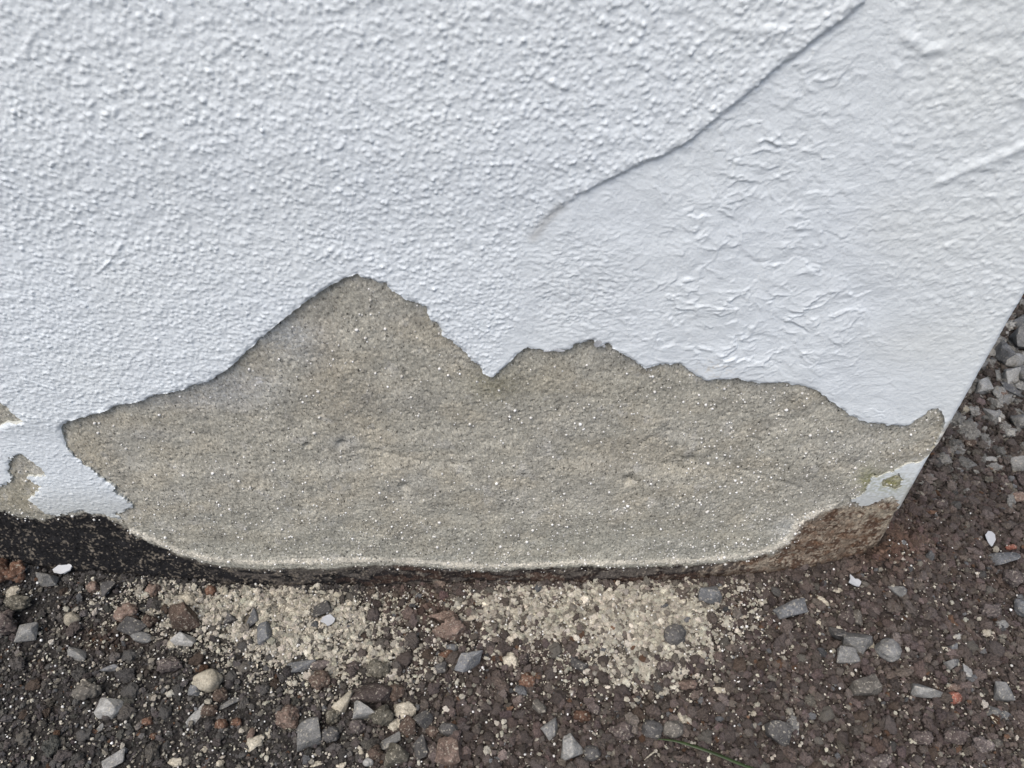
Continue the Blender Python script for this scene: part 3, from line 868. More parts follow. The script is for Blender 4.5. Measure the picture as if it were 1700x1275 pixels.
A, R, K, S, F = 'angular', 'round', 'cinder', 'slab', 'flake'
HEROES = [
 # left third
 (6,956,34,44,K,'or',0,'cinder_lump','orange-brown pitted cinder lump cut by the left picture edge, under the black footing','cinder lump'),
 (33,954,30,36,K,'or',20,'cinder_lump','orange-brown pitted cinder lump beside the white-chipped stone at far left','cinder lump'),
 (81,964,30,24,A,'g',10,'stone','grey stone under the bluish white paint chip at far left','stone'),
 (110,952,28,15,F,'wh',20,'paint_chip','bluish white paint chip leaning on a grey stone below the black footing','paint chip'),
 (23,985,22,18,F,'cr',60,'mortar_flake','small cream mortar flake just below the orange cinder lumps','mortar flake'),
 (156,978,20,20,K,'pk',0,'cinder_lump','small tan-brown cinder lump left of the dark stone with a pale spot','cinder lump'),
 (185,985,26,24,A,'dg',0,'stone','dark grey stone with a pale spot, below the black footing','stone'),
 (256,985,22,20,K,'pk',0,'cinder_lump','dull brown cinder lump at the left edge of the pale dust','cinder lump'),
 (34,1008,40,28,K,'ol',0,'cinder_lump','broad olive-dark cinder lump left of the brownish soil under the orange lumps','cinder lump'),
 (16,1042,42,42,K,'pu',0,'cinder_lump','large dark cinder lump cut by the left picture edge','cinder lump'),
 (123,1032,23,21,R,'be',0,'pebble','cream round pebble alone in the dark soil at left','pebble'),
 (48,1056,40,25,A,'g',10,'stone','grey stone right beside the large dark lump at the left picture edge','stone'),
 (214,1025,42,30,K,'pk',0,'cinder_lump','pinkish brown cinder lump on top of a dark grey stone','cinder lump'),
 (221,1048,42,26,A,'dg',-10,'stone','dark grey stone tucked under the pinkish brown lump','stone'),
 (251,1036,26,24,K,'br',0,'cinder_lump','dark brown cinder lump right of the pinkish brown lump','cinder lump'),
 (237,1062,34,17,R,'g',-8,'pebble','flat grey oval pebble below the dark grey stone','pebble'),
 (306,1035,47,40,A,'br',4,'stone','square reddish brown stone at the edge of the pale dust','stone'),
 (308,1065,34,22,A,'lg',0,'stone','light grey wedge stone just below the square reddish brown stone','stone'),
 (285,1071,11,14,R,'cr',20,'pebble','tiny cream pebble left of the light grey wedge stone','pebble'),
 (352,984,18,20,K,'or',0,'cinder_lump','orange-brown cinder lump in the left drift of pale dust','cinder lump'),
 (314,998,26,30,F,'cr',60,'mortar_flake','large upright cream mortar flake in the left drift, beside the orange lump','mortar flake'),
 (416,1034,20,34,A,'bg',-35,'stone','blue-grey slanting stone inside the left drift of pale dust','stone'),
 (386,1033,20,18,A,'dg',0,'stone','dark stone left of the slanting blue-grey one in the left drift','stone'),
 (442,1057,26,34,A,'bg',10,'stone','blue-grey dusty stone at the lower rim of the left drift','stone'),
 (130,1088,36,18,A,'g',-12,'stone','pale flat grey stone half sunk in the dark fine soil','stone'),
 (185,1112,30,14,A,'bg',-6,'stone','bluish stone half buried below the pale flat grey one','stone'),
 (282,1108,46,26,K,'la',0,'cinder_lump','mauve lump half buried left above the smooth beige pebble','cinder lump'),
 (348,1136,42,33,R,'be',8,'pebble','smooth rounded beige pebble, the largest pebble at left','pebble'),
 (324,1150,22,15,A,'bg',0,'stone','small bluish stone touching the left of the smooth beige pebble','stone'),
 (369,1158,24,22,K,'br',0,'cinder_lump','brown cinder lump just under the smooth beige pebble','cinder lump'),
 (381,1170,32,14,S,'g',24,'stone','slim grey slab tilted up to the right, under the beige pebble','stone'),
 (150,1153,42,30,K,'sd',0,'cinder_lump','drab brown-grey lump just above the bluish wedge stone at left','cinder lump'),
 (189,1181,44,30,A,'lg',0,'stone','light bluish grey wedge stone alone in the dark soil at lower left','stone'),
 (327,1190,14,34,S,'lg',-28,'stone','pale narrow shard standing upright left of the orange pebbles','stone'),
 (167,1210,10,14,S,'g',0,'stone','tiny grey shard below the light bluish wedge stone','stone'),
 (369,1205,20,17,R,'or',0,'pebble','orange-tan pebble, left one of a pair below the slim grey slab','pebble'),
 (394,1201,17,15,K,'or',0,'pebble','orange-brown pebble, right one of a pair below the slim grey slab','pebble'),
 (350,1183,28,20,K,'br',0,'cinder_lump','dark brown lump between the pale shard and the slim grey slab','cinder lump'),
 (418,1220,12,20,R,'pk',0,'pebble','small brown pebble standing above the long cream flake','pebble'),
 (424,1234,32,20,F,'cr',28,'mortar_flake','long cream mortar flake left of the big pitted grey stone','mortar flake'),
 (291,1267,22,15,F,'cr',0,'mortar_flake','cream mortar flake at the bottom edge, right of the dark slab','mortar flake'),
 (366,1268,12,11,F,'cr',0,'mortar_flake','tiny cream mortar crumb at the bottom edge below the long flake','mortar flake'),
 (341,1244,14,11,F,'cr',30,'mortar_flake','small cream mortar crumb left of the long flake','mortar flake'),
 (194,1263,36,28,S,'g',30,'stone','dull grey slab cut by the bottom edge at left','stone'),
 (247,1200,18,14,K,'or',0,'cinder_lump','rusty cinder lump right of the light bluish wedge stone','cinder lump'),
 (256,1224,12,12,K,'or',0,'cinder_lump','tiny rusty cinder lump below the larger rusty one','cinder lump'),
 # middle
 (536,1018,28,28,A,'dg',20,'stone','blackish stone just above the white paint chip in the left drift','stone'),
 (547,1037,17,19,F,'wh',70,'paint_chip','small white paint chip in the middle of the left drift','paint chip'),
 (500,1106,44,20,S,'bg',30,'stone','dark blue-grey slate tilted up to the right, below the left drift','stone'),
 (532,1107,32,18,K,'la',0,'cinder_lump','mauve cinder lump right of the tilted slate','cinder lump'),
 (587,1110,20,18,K,'pu',0,'cinder_lump','small purple-brown lump right of the mauve one near the slate','cinder lump'),
 (533,1136,34,34,K,'br',0,'cinder_lump','dark brown lump dusted pale at its foot, below the slate','cinder lump'),
 (629,1116,36,28,K,'ol',0,'cinder_lump','dark lump above the large flat purple-brown stone','cinder lump'),
 (618,1156,68,36,A,'pu',0,'stone','large flat purple-brown stone, the broadest on the ground','stone'),
 (660,1152,28,30,K,'br',0,'cinder_lump','dark rust-topped lump right of the large flat purple-brown stone','cinder lump'),
 (574,1173,38,26,A,'be',25,'stone','beige-cream stone at the lower left of the large flat one','stone'),
 (606,1182,36,36,A,'lg',10,'stone','light grey gritty stone directly under the large flat purple-brown one','stone'),
 (553,1194,24,26,K,'ol',0,'cinder_lump','dark olive lump left of the light grey gritty stone','cinder lump'),
 (636,1195,36,32,K,'ol',20,'cinder_lump','dark brownish lump between the gritty grey stone and the cream flakes','cinder lump'),
 (673,1183,36,30,F,'cr',0,'mortar_flake','crumbly cream mortar flake, upper one of two right of the gritty grey stone','mortar flake'),
 (658,1204,26,18,F,'cr',35,'mortar_flake','crumbly cream mortar flake, lower one of two right of the gritty grey stone','mortar flake'),
 (480,1196,36,38,K,'pk',0,'cinder_lump','tan-brown lump above left of the big pitted grey stone','cinder lump'),
 (517,1222,37,46,A,'g',5,'stone','big pitted grey-green stone standing upright near the bottom','stone'),
 (550,1225,28,26,K,'dg',0,'cinder_lump','dark lump touching the right of the big pitted grey stone','cinder lump'),
 (594,1211,28,24,K,'la',0,'cinder_lump','mauve lump below the light grey gritty stone','cinder lump'),
 (680,1210,26,28,A,'br',30,'stone','brown stone with an angular top right of the lower cream flake','stone'),
 (704,1203,30,26,A,'dg',20,'stone','dark grey stone right of the upper cream flake','stone'),
 (718,1217,22,22,K,'br',0,'cinder_lump','brown lump right of the angular brown stone','cinder lump'),
 (745,1215,32,22,R,'dg',0,'stone','dark rounded stone above the orange-brown block near the bottom','stone'),
 (648,1232,36,16,S,'g',30,'stone','grey slab tilted behind the dark round stone near the bottom','stone'),
 (659,1256,38,38,A,'ol',0,'stone','dark round-shouldered stone at the bottom edge','stone'),
 (626,1252,28,24,K,'br',0,'cinder_lump','rusty lump left of the dark round-shouldered stone at the bottom','cinder lump'),
 (698,1246,28,32,A,'dg',-20,'stone','dark grey stone right of the round-shouldered one at the bottom','stone'),
 (720,1252,22,32,K,'pu',10,'cinder_lump','purple-brown lump left of the orange-brown block','cinder lump'),
 (747,1254,38,40,A,'pk',-10,'stone','orange-brown block at the bottom edge','stone'),
 (612,1268,16,14,R,'lg',0,'pebble','pale pebble at the bottom edge left of the dark round-shouldered stone','pebble'),
 (600,1250,9,9,R,'be',0,'pebble','tiny pale pebble above the pale one at the bottom edge','pebble'),
 (528,1270,24,11,F,'cr',0,'mortar_flake','cream mortar flake at the bottom edge below the big pitted stone','mortar flake'),
 (566,1272,16,10,F,'cr',0,'mortar_flake','cream mortar flake at the bottom edge between two pale pieces','mortar flake'),
 (735,1027,46,18,K,'pk',0,'cinder_lump','flat tan cinder lump behind the big pinkish pitted lump','cinder lump'),
 (747,1050,52,38,K,'pk',0,'cinder_lump','big pinkish tan pitted lump in the middle of the ground','cinder lump'),
 (751,1079,18,13,R,'bg',0,'pebble','small grey pebble just below the big pinkish pitted lump','pebble'),
 (743,1089,26,15,K,'or',0,'cinder_lump','orange-brown lump left above the grey stone with a white splash','cinder lump'),
 (781,1105,46,28,A,'bg',12,'stone','blue-grey stone with a white splash, below the big pinkish lump','stone'),
 (732,1111,20,20,A,'dg',0,'stone','dark small stone left of the grey stone with a white splash','stone'),
 (848,1099,24,27,F,'cr',10,'mortar_flake','lone cream mortar flake between the two drifts of dust','mortar flake'),
 (868,1097,18,24,K,'pu',0,'cinder_lump','purple lump right beside the lone cream flake','cinder lump'),
 (722,1152,10,9,F,'cr',20,'mortar_flake','tiny square cream crumb below the grey stone with a white splash','mortar flake'),
 (875,1135,26,22,K,'or',0,'cinder_lump','rusty lump below the lone cream flake','cinder lump'),
 (891,1179,28,22,A,'sd',0,'stone','drab half buried stone above the small grey angular one','stone'),
 (912,1213,25,32,A,'g',-12,'stone','small grey angular stone standing above the light grey speckled one','stone'),
 (948,1247,37,40,A,'lg',8,'stone','light grey speckled stone near the bottom middle','stone'),
 (982,1254,26,24,R,'dg',0,'stone','dark bluish stone right of the light grey speckled one','stone'),
 (962,1106,34,20,A,'dg',-28,'stone','dark glossy slate between the lone cream flake and the right drift','stone'),
 (1119,1061,34,34,R,'dg',0,'stone','blackish round stone set in the right drift of pale dust','stone'),
 (1176,994,36,28,A,'bg',0,'stone','blue-grey dusted stone at the right end of the right drift','stone'),
 (1190,1130,11,11,R,'cr',0,'pebble','tiny cream round pebble below the right drift','pebble'),
 (1132,1194,18,20,F,'cr',40,'mortar_flake','cream flake above the pair of round dark pebbles','mortar flake'),
 (1250,1185,10,11,F,'cr',0,'mortar_flake','tiny cream flake in the brown soil right of the round pebble pair','mortar flake'),
 (1082,1216,33,28,R,'dg',0,'pebble','round dark pebble, left one of a pair above the grass blade','pebble'),
 (1116,1216,31,28,R,'sd',0,'pebble','round dark pebble, right one of a pair above the grass blade','pebble'),
 (985,1180,24,20,K,'pu',0,'cinder_lump','purple-brown lump above the light grey speckled stone','cinder lump'),
 (965,1192,30,20,K,'or',0,'cinder_lump','rusty lump right of the small grey angular stone','cinder lump'),
 (1030,1218,40,30,K,'pu',0,'cinder_lump','large purple-brown lump left of the round pebble pair','cinder lump'),
 (1105,1110,34,20,K,'pu',0,'cinder_lump','purple lump under the lower end of the right drift','cinder lump'),
 (1140,1140,34,18,K,'pk',0,'cinder_lump','brownish lump left of the tiny cream round pebble','cinder lump'),
 (1195,1148,26,12,F,'cr',0,'mortar_flake','small pale flake just below the tiny cream round pebble','mortar flake'),
 # right third
 (1309,1018,50,26,A,'bg',10,'stone','long blue-grey stone below the brown end of the footing','stone'),
 (1359,1035,9,10,F,'cr',0,'mortar_flake','tiny cream crumb right of the long blue-grey stone','mortar flake'),
 (1413,972,20,18,F,'wh',30,'paint_chip','white notched paint chip below the brown end of the footing','paint chip'),
 (1391,981,18,8,F,'cr',0,'mortar_flake','flat cream flake just left of the notched white chip','mortar flake'),
 (1366,998,22,9,F,'cr',-50,'mortar_flake','thin forked cream flake lower left of the notched white chip','mortar flake'),
 (1488,985,26,14,A,'g',-8,'stone','small grey stone right of the notched white chip','stone'),
 (1388,1059,26,24,A,'dg',0,'stone','dark stone left of the cluster of three grey stones','stone'),
 (1403,1028,28,30,K,'pu',0,'cinder_lump','purple lump above the cluster of three grey stones','cinder lump'),
 (1421,1028,16,26,K,'sd',0,'cinder_lump','drab lump right above the cluster of three grey stones','cinder lump'),
 (1419,1068,42,34,A,'g',-38,'stone','long slanting grey stone, top of the cluster of three','stone'),
 (1404,1093,32,25,A,'g',0,'stone','squat grey stone, lower left of the cluster of three','stone'),
 (1471,1085,37,38,R,'g',0,'stone','rounded grey stone, right one of the cluster of three','stone'),
 (1444,1069,11,40,S,'be',0,'stone','thin buff shard standing against the slanting grey stone','stone'),
 (1432,1147,46,30,A,'sd',18,'stone','drab brown wedge stone below the cluster of three','stone'),
 (1532,1147,44,33,A,'lg',-10,'stone','pale grey angular stone with a bright top, right of the drab wedge','stone'),
 (1581,1161,24,20,R,'rd',0,'pebble','brick-red pebble right of the pale grey angular stone','pebble'),
 (1582,1144,24,14,K,'pk',0,'cinder_lump','pinkish lump behind the brick-red pebble','cinder lump'),
 (1659,1153,28,28,A,'g',0,'stone','grey-brown stone right of the brick-red pebble','stone'),
 (1579,1107,25,18,A,'g',0,'stone','grey stone with a pale sliver beside it above the brick-red pebble','stone'),
 (1603,1116,16,19,S,'lg',-30,'stone','pale sliver right of a grey stone above the brick-red pebble','stone'),
 (1582,1078,16,15,A,'bg',0,'stone','small bluish stone above the grey stone with the pale sliver','stone'),
 (1288,1223,40,34,A,'dg',-20,'stone','dark grey wedge stone with a pale top edge, near the bottom right of the grass','stone'),
 (1315,1210,19,34,S,'g',-20,'stone','slim grey stone standing right of the dark wedge','stone'),
 (1318,1240,20,7,F,'cr',-25,'mortar_flake','thin cream flake under the slim grey stone','mortar flake'),
 (1693,1014,22,30,R,'bg',0,'stone','bluish rounded stone cut by the right picture edge','stone'),
 (1641,1020,34,26,K,'la',15,'cinder_lump','mauve lump left of the bluish stone at the right edge','cinder lump'),
 (1677,967,36,30,K,'la',0,'cinder_lump','mauve cinder lump above the bluish stone at the right edge','cinder lump'),
 (1667,928,54,24,S,'bg',12,'stone','blue-grey flat wedge stone right of the white oval chip','stone'),
 (1638,901,13,20,F,'wh',-20,'paint_chip','white oval paint chip standing on dark soil right of the corner','paint chip'),
 (1677,911,18,10,K,'rd',0,'cinder_lump','reddish lump above the blue-grey flat wedge stone','cinder lump'),
 (1579,921,10,9,K,'or',0,'cinder_lump','small orange lump left of the blue-grey flat wedge stone','cinder lump'),
 (1638,1051,18,14,F,'cr',40,'mortar_flake','pale crumbly flake below the mauve lump at right','mortar flake'),
 (1662,1038,20,14,F,'lg',0,'mortar_flake','pale grey crumb left of the bluish stone at the right edge','mortar flake'),
 (1591,1059,16,12,F,'lg',0,'mortar_flake','pale grey crumb above the small bluish stone','mortar flake'),
 (1668,1190,22,14,S,'bg',30,'stone','blue-grey slate right of the bone-white twig','stone'),
 (1645,1185,18,20,A,'g',-40,'stone','grey slanting stone above the bone-white twig','stone'),
 (1628,1241,36,28,K,'la',0,'cinder_lump','mauve lump at lower right below the bone-white twig','cinder lump'),
 (1526,1229,34,26,K,'pu',0,'cinder_lump','purple lump below the pale grey angular stone at lower right','cinder lump'),
 (1582,1226,40,26,K,'pu',0,'cinder_lump','wide purple lump left of the mauve one at lower right','cinder lump'),
 (1441,1262,22,28,S,'pu',20,'stone','purple slab at the bottom edge right of the grass blade','stone'),
 (1463,1268,30,22,K,'la',0,'cinder_lump','mauve lump at the bottom edge beside the purple slab','cinder lump'),
 (1655,1235,24,14,K,'sd',0,'cinder_lump','drab lump right of the mauve one at lower right','cinder lump'),
 # behind the corner
 (1690,575,40,36,A,'g',0,'stone','grey crushed stone at the right edge, topmost beyond the corner','stone'),
 (1667,594,28,38,A,'bg',10,'stone','dark blue-grey stone nearest the wall edge in the heap beyond the corner','stone'),
 (1682,606,28,22,A,'lg',0,'stone','pale grey stone leaning on the dark blue-grey one beyond the corner','stone'),
 (1674,632,32,30,A,'lg',20,'stone','pale grey stone below the heap top beyond the corner','stone'),
 (1694,630,26,30,A,'g',0,'stone','grey stone cut by the right edge in the heap beyond the corner','stone'),
 (1657,627,12,26,S,'lg',0,'stone','narrow upright pale stone against the wall edge beyond the corner','stone'),
 (1682,652,42,20,S,'bg',-22,'stone','blue-grey slab sloping down at the foot of the heap beyond the corner','stone'),
 (1627,650,34,28,A,'lg',20,'stone','pale grey stone half hidden by the wall edge beyond the corner','stone'),
 (1670,669,15,14,A,'g',0,'stone','little grey stone below the sloping slab beyond the corner','stone'),
 (1644,692,19,26,A,'lg',10,'stone','light grey upright stone alone on dark soil beyond the corner','stone'),
 (1692,707,34,24,A,'g',0,'stone','grey stone cut by the right edge below the sloping slab','stone'),
 (1603,767,16,27,S,'g',10,'stone','grey upright shard beside the flaked white corner','stone'),
 (1645,763,40,11,S,'lg',6,'stone','long flat pale stone right of the grey upright shard','stone'),
 (1690,776,26,20,A,'lg',0,'stone','pale stone at the right edge below the long flat one','stone'),
 (1599,683,14,14,R,'be',0,'pebble','buff pebble touching the white wall edge beyond the corner','pebble'),
 (1693,545,24,28,A,'bg',0,'stone','dark stone where the wall edge meets the right picture edge','stone'),
 (1660,660,20,16,K,'pk',0,'cinder_lump','brownish lump beside the sloping slab beyond the corner','cinder lump'),
 (1620,612,26,20,A,'g',0,'stone','grey stone peeping out behind the wall edge','stone'),
 (1640,578,26,24,A,'lg',0,'stone','light stone mostly hidden behind the wall edge','stone'),
 (1608,740,22,14,K,'br',0,'cinder_lump','brown lump above the grey upright shard','cinder lump'),
 (1560,840,24,16,K,'pu',0,'cinder_lump','dark lump at the foot of the flaked white corner','cinder lump'),
 (1690,830,26,18,K,'pk',0,'cinder_lump','brownish pale-dusted lump at the right edge beyond the corner','cinder lump'),
]
for hrow in HEROES:
    px, py = hrow[0], hrow[1]
    x, y, z = ground_at(px, py)
    if x < XC + 0.004 and y > -0.004:        # would sit inside the house
        continue
    hero(*hrow)

# ------------------------------------------------------------------ countable cinder lumps between the named stones
rr = random.Random(77)
protos = {}
for kcol in ('pu', 'la', 'br', 'sd', 'dg'):
    for s_ in range(4):
        protos[kcol, s_] = stone_mesh('cinder_lump', 'cinder', (1.0, rr.uniform(0.75, 1.0), rr.uniform(0.55, 0.75)), MAT['pu' if kcol == 'pu' else kcol], 500 + s_ + 10 * len(protos))
LUMP = {'pu': 'purple-brown', 'la': 'mauve', 'br': 'dark brown', 'sd': 'drab grey-brown', 'dg': 'dark grey'}
made, tries = [], 0
STOP = {'below', 'under', 'beside', 'right', 'left', 'at', 'in', 'on', 'above', 'cut', 'tucked', 'just', 'inside', 'alone', 'between', 'near', 'standing',
        'touching', 'behind', 'half', 'directly', 'set', 'leaning', 'nearest', 'against', 'sloping', 'peeping', 'mostly', 'where', 'with', 'dusted', 'tilted', 'among'}
def short(label):
    out = []
    for w in label.split():
        if w in STOP: break
        out.append(w.rstrip(','))
        if w.endswith(','): break
    return ' '.join(out)
_refs = {}
for o in list(C.objects):
    if o.get('label') and o.get('category') in ('stone', 'pebble', 'paint chip', 'mortar flake', 'cinder lump'):
        _refs.setdefault(short(o['label']), []).append(o)
REFS = []
for s_, os_ in _refs.items():
    if len(os_) == 1 and len(s_.split()) > 2 or s_ in ('brick-red pebble',):
        REFS.append((s_, *(float(v) for v in pix_of(*os_[0].location))))
USED = set()
def name_lump(colour, px, py, zone):
    """say where the lump lies from the nearest stone that has a look of its own"""
    for s_, ax, ay in sorted(REFS, key=lambda q: (q[1] - px) ** 2 + (q[2] - py) ** 2)[:14]:
        ang = (math.degrees(math.atan2(py - ay, px - ax)) + 360 + 22.5) % 360
        way = ('right of', 'lower right of', 'below', 'lower left of', 'left of', 'upper left of', 'above', 'upper right of')[int(ang // 45)]
        dist = math.hypot(px - ax, py - ay)
        far = 'just ' if dist < 55 else ('a little ' if dist < 110 else 'well ')
        t = f'{colour} cinder lump {far}{way} the {s_}'
        if t not in USED and len(t.split()) <= 16:
            USED.add(t); return t
    return colour + ' cinder lump sunk in the loose soil ' + zone
while len(made) < 215 and tries < 60000:
    tries += 1
    px, py = rr.uniform(-10, 1710), rr.uniform(960, 1290)
    if rr.random() < 0.16: px, py = rr.uniform(1540, 1700), rr.uniform(700, 960)
    if rr.random() > 0.25 + 0.75 * float(sstep(420, 800, np.float64(px))): continue
    if dust_w(px, py) > 0.55: continue
    size = rr.uniform(15, 34) if py > 1060 else rr.uniform(12, 22)
    if any((px - a) ** 2 + (py - b_) ** 2 < (size * 0.5 + c_ + 3) ** 2 for a, b_, c_ in TAKEN): continue
    x, y, z = (float(v) for v in ground_at(px, py))
    if (x < XC + 0.012 and y > -0.012): continue
    kc = rr.choices(['pu', 'la', 'br', 'sd', 'dg'], [6, 2.5, 2, 1, 1])[0] if px > 480 else rr.choices(['dg', 'sd', 'br', 'pu'], [4, 2, 2, 1])[0]
    zone = 'beyond the house corner' if y > -0.01 and x > XC else ('at the left of the ground' if px < 480 else ('in the middle of the ground' if px < 1180 else 'at the right of the ground'))
    dep = (y + CAM_D) * cp - (z - CAM_H) * sp
    W = size * dep / FOC
    o = obj('cinder_lump', protos[kc, rr.randrange(4)], None, (x, y, z + 0.12 * W))
    o.scale = (W, W, W)
    o.rotation_euler = (rr.uniform(-.4, .4), rr.uniform(-.4, .4), rr.uniform(0, 6.28))
    tag(o, name_lump(LUMP[kc], px, py, zone), 'cinder lump', 'cinder lumps ' + zone)
    TAKEN.append((px, py, size * 0.5)); made.append(o)

# ------------------------------------------------------------------ grit nobody could count: grains on points
protos_coll = bpy.data.collections.new('grain_shapes')
for s_ in range(8):
    bm = bmesh.new(); bmesh.ops.create_icosphere(bm, subdivisions=4 if s_ < 4 else 3, radius=0.5)
    noise_push(bm, 0.55, 2.4, 40 + s_, 3); noise_push(bm, 0.24, 8.5, 60 + s_, 3)
    for v in bm.verts: v.co.z *= 0.8
    po = bpy.data.objects.new('grain', finish('grain', bm, M_grain, s_ < 4))
    protos_coll.objects.link(po)


def grain_tree():
    ng = bpy.data.node_groups.new('grains_on_points', 'GeometryNodeTree')
    ng.interface.new_socket('Geometry', in_out='INPUT', socket_type='NodeSocketGeometry')
    ng.interface.new_socket('Geometry', in_out='OUTPUT', socket_type='NodeSocketGeometry')
    n_in, n_out = ng.nodes.new('NodeGroupInput'), ng.nodes.new('NodeGroupOutput')
    ci = ng.nodes.new('GeometryNodeCollectionInfo'); ci.inputs['Collection'].default_value = protos_coll
    ci.inputs['Separate Children'].default_value = True; ci.inputs['Reset Children'].default_value = True
    ip = ng.nodes.new('GeometryNodeInstanceOnPoints'); ip.inputs['Pick Instance'].default_value = True
    for nm, ty, sock in (('idx', 'INT', 'Instance Index'), ('rot', 'FLOAT_VECTOR', 'Rotation'), ('scl', 'FLOAT_VECTOR', 'Scale')):
        na = ng.nodes.new('GeometryNodeInputNamedAttribute'); na.data_type = ty; na.inputs['Name'].default_value = nm
        ng.links.new(na.outputs[0], ip.inputs[sock])
    ng.links.new(n_in.outputs[0], ip.inputs['Points']); ng.links.new(ci.outputs[0], ip.inputs['Instance'])
    ng.links.new(ip.outputs[0], n_out.inputs[0])
    return ng


TREE = grain_tree()
rs = np.random.RandomState(5)


def grains(name, label, P, size, colr, flat=0.8):
    n = len(P)
    me = bpy.data.meshes.new(name)
    me.vertices.add(n); me.vertices.foreach_set('co', P.astype(np.float32).ravel())
    me.attributes.new('idx', 'INT', 'POINT').data.foreach_set('value', rs.randint(0, 8, n).astype(np.int32))
    me.attributes.new('rot', 'FLOAT_VECTOR', 'POINT').data.foreach_set('vector', (rs.rand(n, 3) * np.array((0.9, 0.9, 6.28))).astype(np.float32).ravel())
    sc = size[:, None] * (0.75 + 0.5 * rs.rand(n, 3)); sc[:, 2] *= flat
    me.attributes.new('scl', 'FLOAT_VECTOR', 'POINT').data.foreach_set('vector', sc.astype(np.float32).ravel())
    c4 = np.ones((n, 4), np.float32); c4[:, :3] = colr
    me.attributes.new('col', 'FLOAT_COLOR', 'POINT').data.foreach_set('color', c4.ravel())
    o = obj(name, me)
    md = o.modifiers.new('grains', 'NODES'); md.node_group = TREE
    return tag(o, label, None, None, 'stuff')


def spots(n, weight=None, box=(-0.95, 1.2, -0.40, 0.64), clear=0.0):
    """random places on the ground in and around the view, outside the house; clear > 0 keeps them off the named stones"""
    x = rs.uniform(box[0], box[1], 3 * n); y = rs.uniform(box[2], box[3], 3 * n)
    ok = ~((x < XC + 0.002) & (y > -0.002)) & ~((y > 0) & (x > XC + 0.5))
    x, y = x[ok], y[ok]
    if weight is not None:
        px, py = pix_of(x, y, 0 * x)
        k = rs.rand(len(x)) < weight(x, y, px, py); x, y = x[k], y[k]
    x, y = x[:n], y[:n]
    z = ground_z(x, y)
    px, py = pix_of(x, y, z)
    if clear > 0:
        k = np.ones(len(x), bool)
        for a_, b_, r_ in TAKEN:
            k &= (px - a_) ** 2 + (py - b_) ** 2 > (clear * r_) ** 2
        x, y, px, py, z = x[k], y[k], px[k], py[k], z[k]
    return x, y, px, py, z


# dark soil crumbs, finer and greyer at left, coarser and purple-brown at right
x, y, px, py, z = spots(96000, clear=0.62)
right = sstep(450, 800, px + 80 * perlin(x / 0.05, y / 0.05))
size = (0.0026 + 0.0009 * right) * rs.lognormal(0, 0.42, len(x))
size = np.clip(size, 0.0014, 0.0115)
colr = ground_col(x, y, px, py) * rs.lognormal(0.08, 0.28, (len(x), 1)) * (1 + 0.025 * rs.normal(size=(len(x), 3)))
dq = np.clip(0.8 * dust_w(px, py) + 0.6 * perlin(x / 0.013, y / 0.013) - 0.25, 0, 0.75)[:, None] * (y < 0)[:, None]      # powdered by the fallen mortar
colr = colr * (1 - dq) + dq * np.array((0.25, 0.23, 0.19))
k = rs.rand(len(x))
colr = np.where((k < 0.022)[:, None], np.array((0.11, 0.068, 0.046)) * rs.lognormal(0, .3, (len(x), 1)), colr)
colr = np.where(((k > 0.035) & (k < 0.035 + 0.05 + 0.09 * (1 - right)))[:, None], np.array((0.20, 0.185, 0.155)) * rs.lognormal(0, .3, (len(x), 1)), colr)
colr = np.where(((k > 0.20) & (k < 0.23))[:, None], np.array((0.12, 0.122, 0.124)) * rs.lognormal(0, .3, (len(x), 1)), colr)
grains('soil_crumbs', 'dark brown cinder crumbs covering the ground', np.stack([x, y, z + size * rs.uniform(0.05, 0.75, len(x))], -1), size, colr)
# coarser cinder grit
x, y, px, py, z = spots(8000, lambda x, y, px, py: (0.25 + 0.6 * sstep(420, 820, px)) * (1 - 0.8 * np.clip(1.3 * dust_w(px, py), 0, 1) * (y < 0)), clear=1.0)
size = np.clip(0.0072 * rs.lognormal(0, 0.40, len(x)), 0.0042, 0.017)
colr = ground_col(x, y, px, py) * rs.lognormal(0.18, 0.22, (len(x), 1)) * (1 + 0.025 * rs.normal(size=(len(x), 3)))
grains('cinder_grit', 'purple-brown cinder grit strewn over the soil', np.stack([x, y, z + 0.36 * size], -1), size, colr, 0.85)
# the same cinder goes on outside the picture
n = 150000
x = rs.uniform(-2.2, 2.4, n); y = rs.uniform(-1.3, 2.2, n)
ok = ~((x > -0.95) & (x < 1.05) & (y > -0.40) & (y < 0.62)) & ~((x < XC + 0.004) & (y > -0.002))
x, y = x[ok], y[ok]
px, py = pix_of(x, np.clip(y, -0.45, 3), 0 * x)
size = np.clip(0.0066 * rs.lognormal(0, 0.38, len(x)), 0.003, 0.022)
colr = ground_col(x, y, px, py) * rs.lognormal(0.1, 0.28, (len(x), 1))
colr = np.where((rs.rand(len(x)) < 0.05)[:, None], np.array((0.19, 0.185, 0.175)), colr)
grains('cinder_gravel', 'brown cinder gravel spread further round the house', np.stack([x, y, ground_z(x, y) + 0.2 * size], -1), size, colr)
# crumbs heaped against the foot of the wall
n = 5200
x = rs.uniform(-0.85, XC - 0.004, n); y = -0.003 - 0.016 * rs.rand(n) ** 1.5
z = ground_z(x, y) + 0.011 * rs.rand(n) ** 2 * np.clip(1 + y / 0.019, 0, 1)
px, py = pix_of(x, y, z)
size = np.clip(0.0030 * rs.lognormal(0, 0.45, n), 0.0015, 0.009)
colr = ground_col(x, y, px, py) * rs.lognormal(0.0, 0.3, (n, 1))
grains('wall_foot_crumbs', 'dark soil crumbs heaped against the foot of the wall', np.stack([x, y - 0.3 * size, z], -1), size, colr)
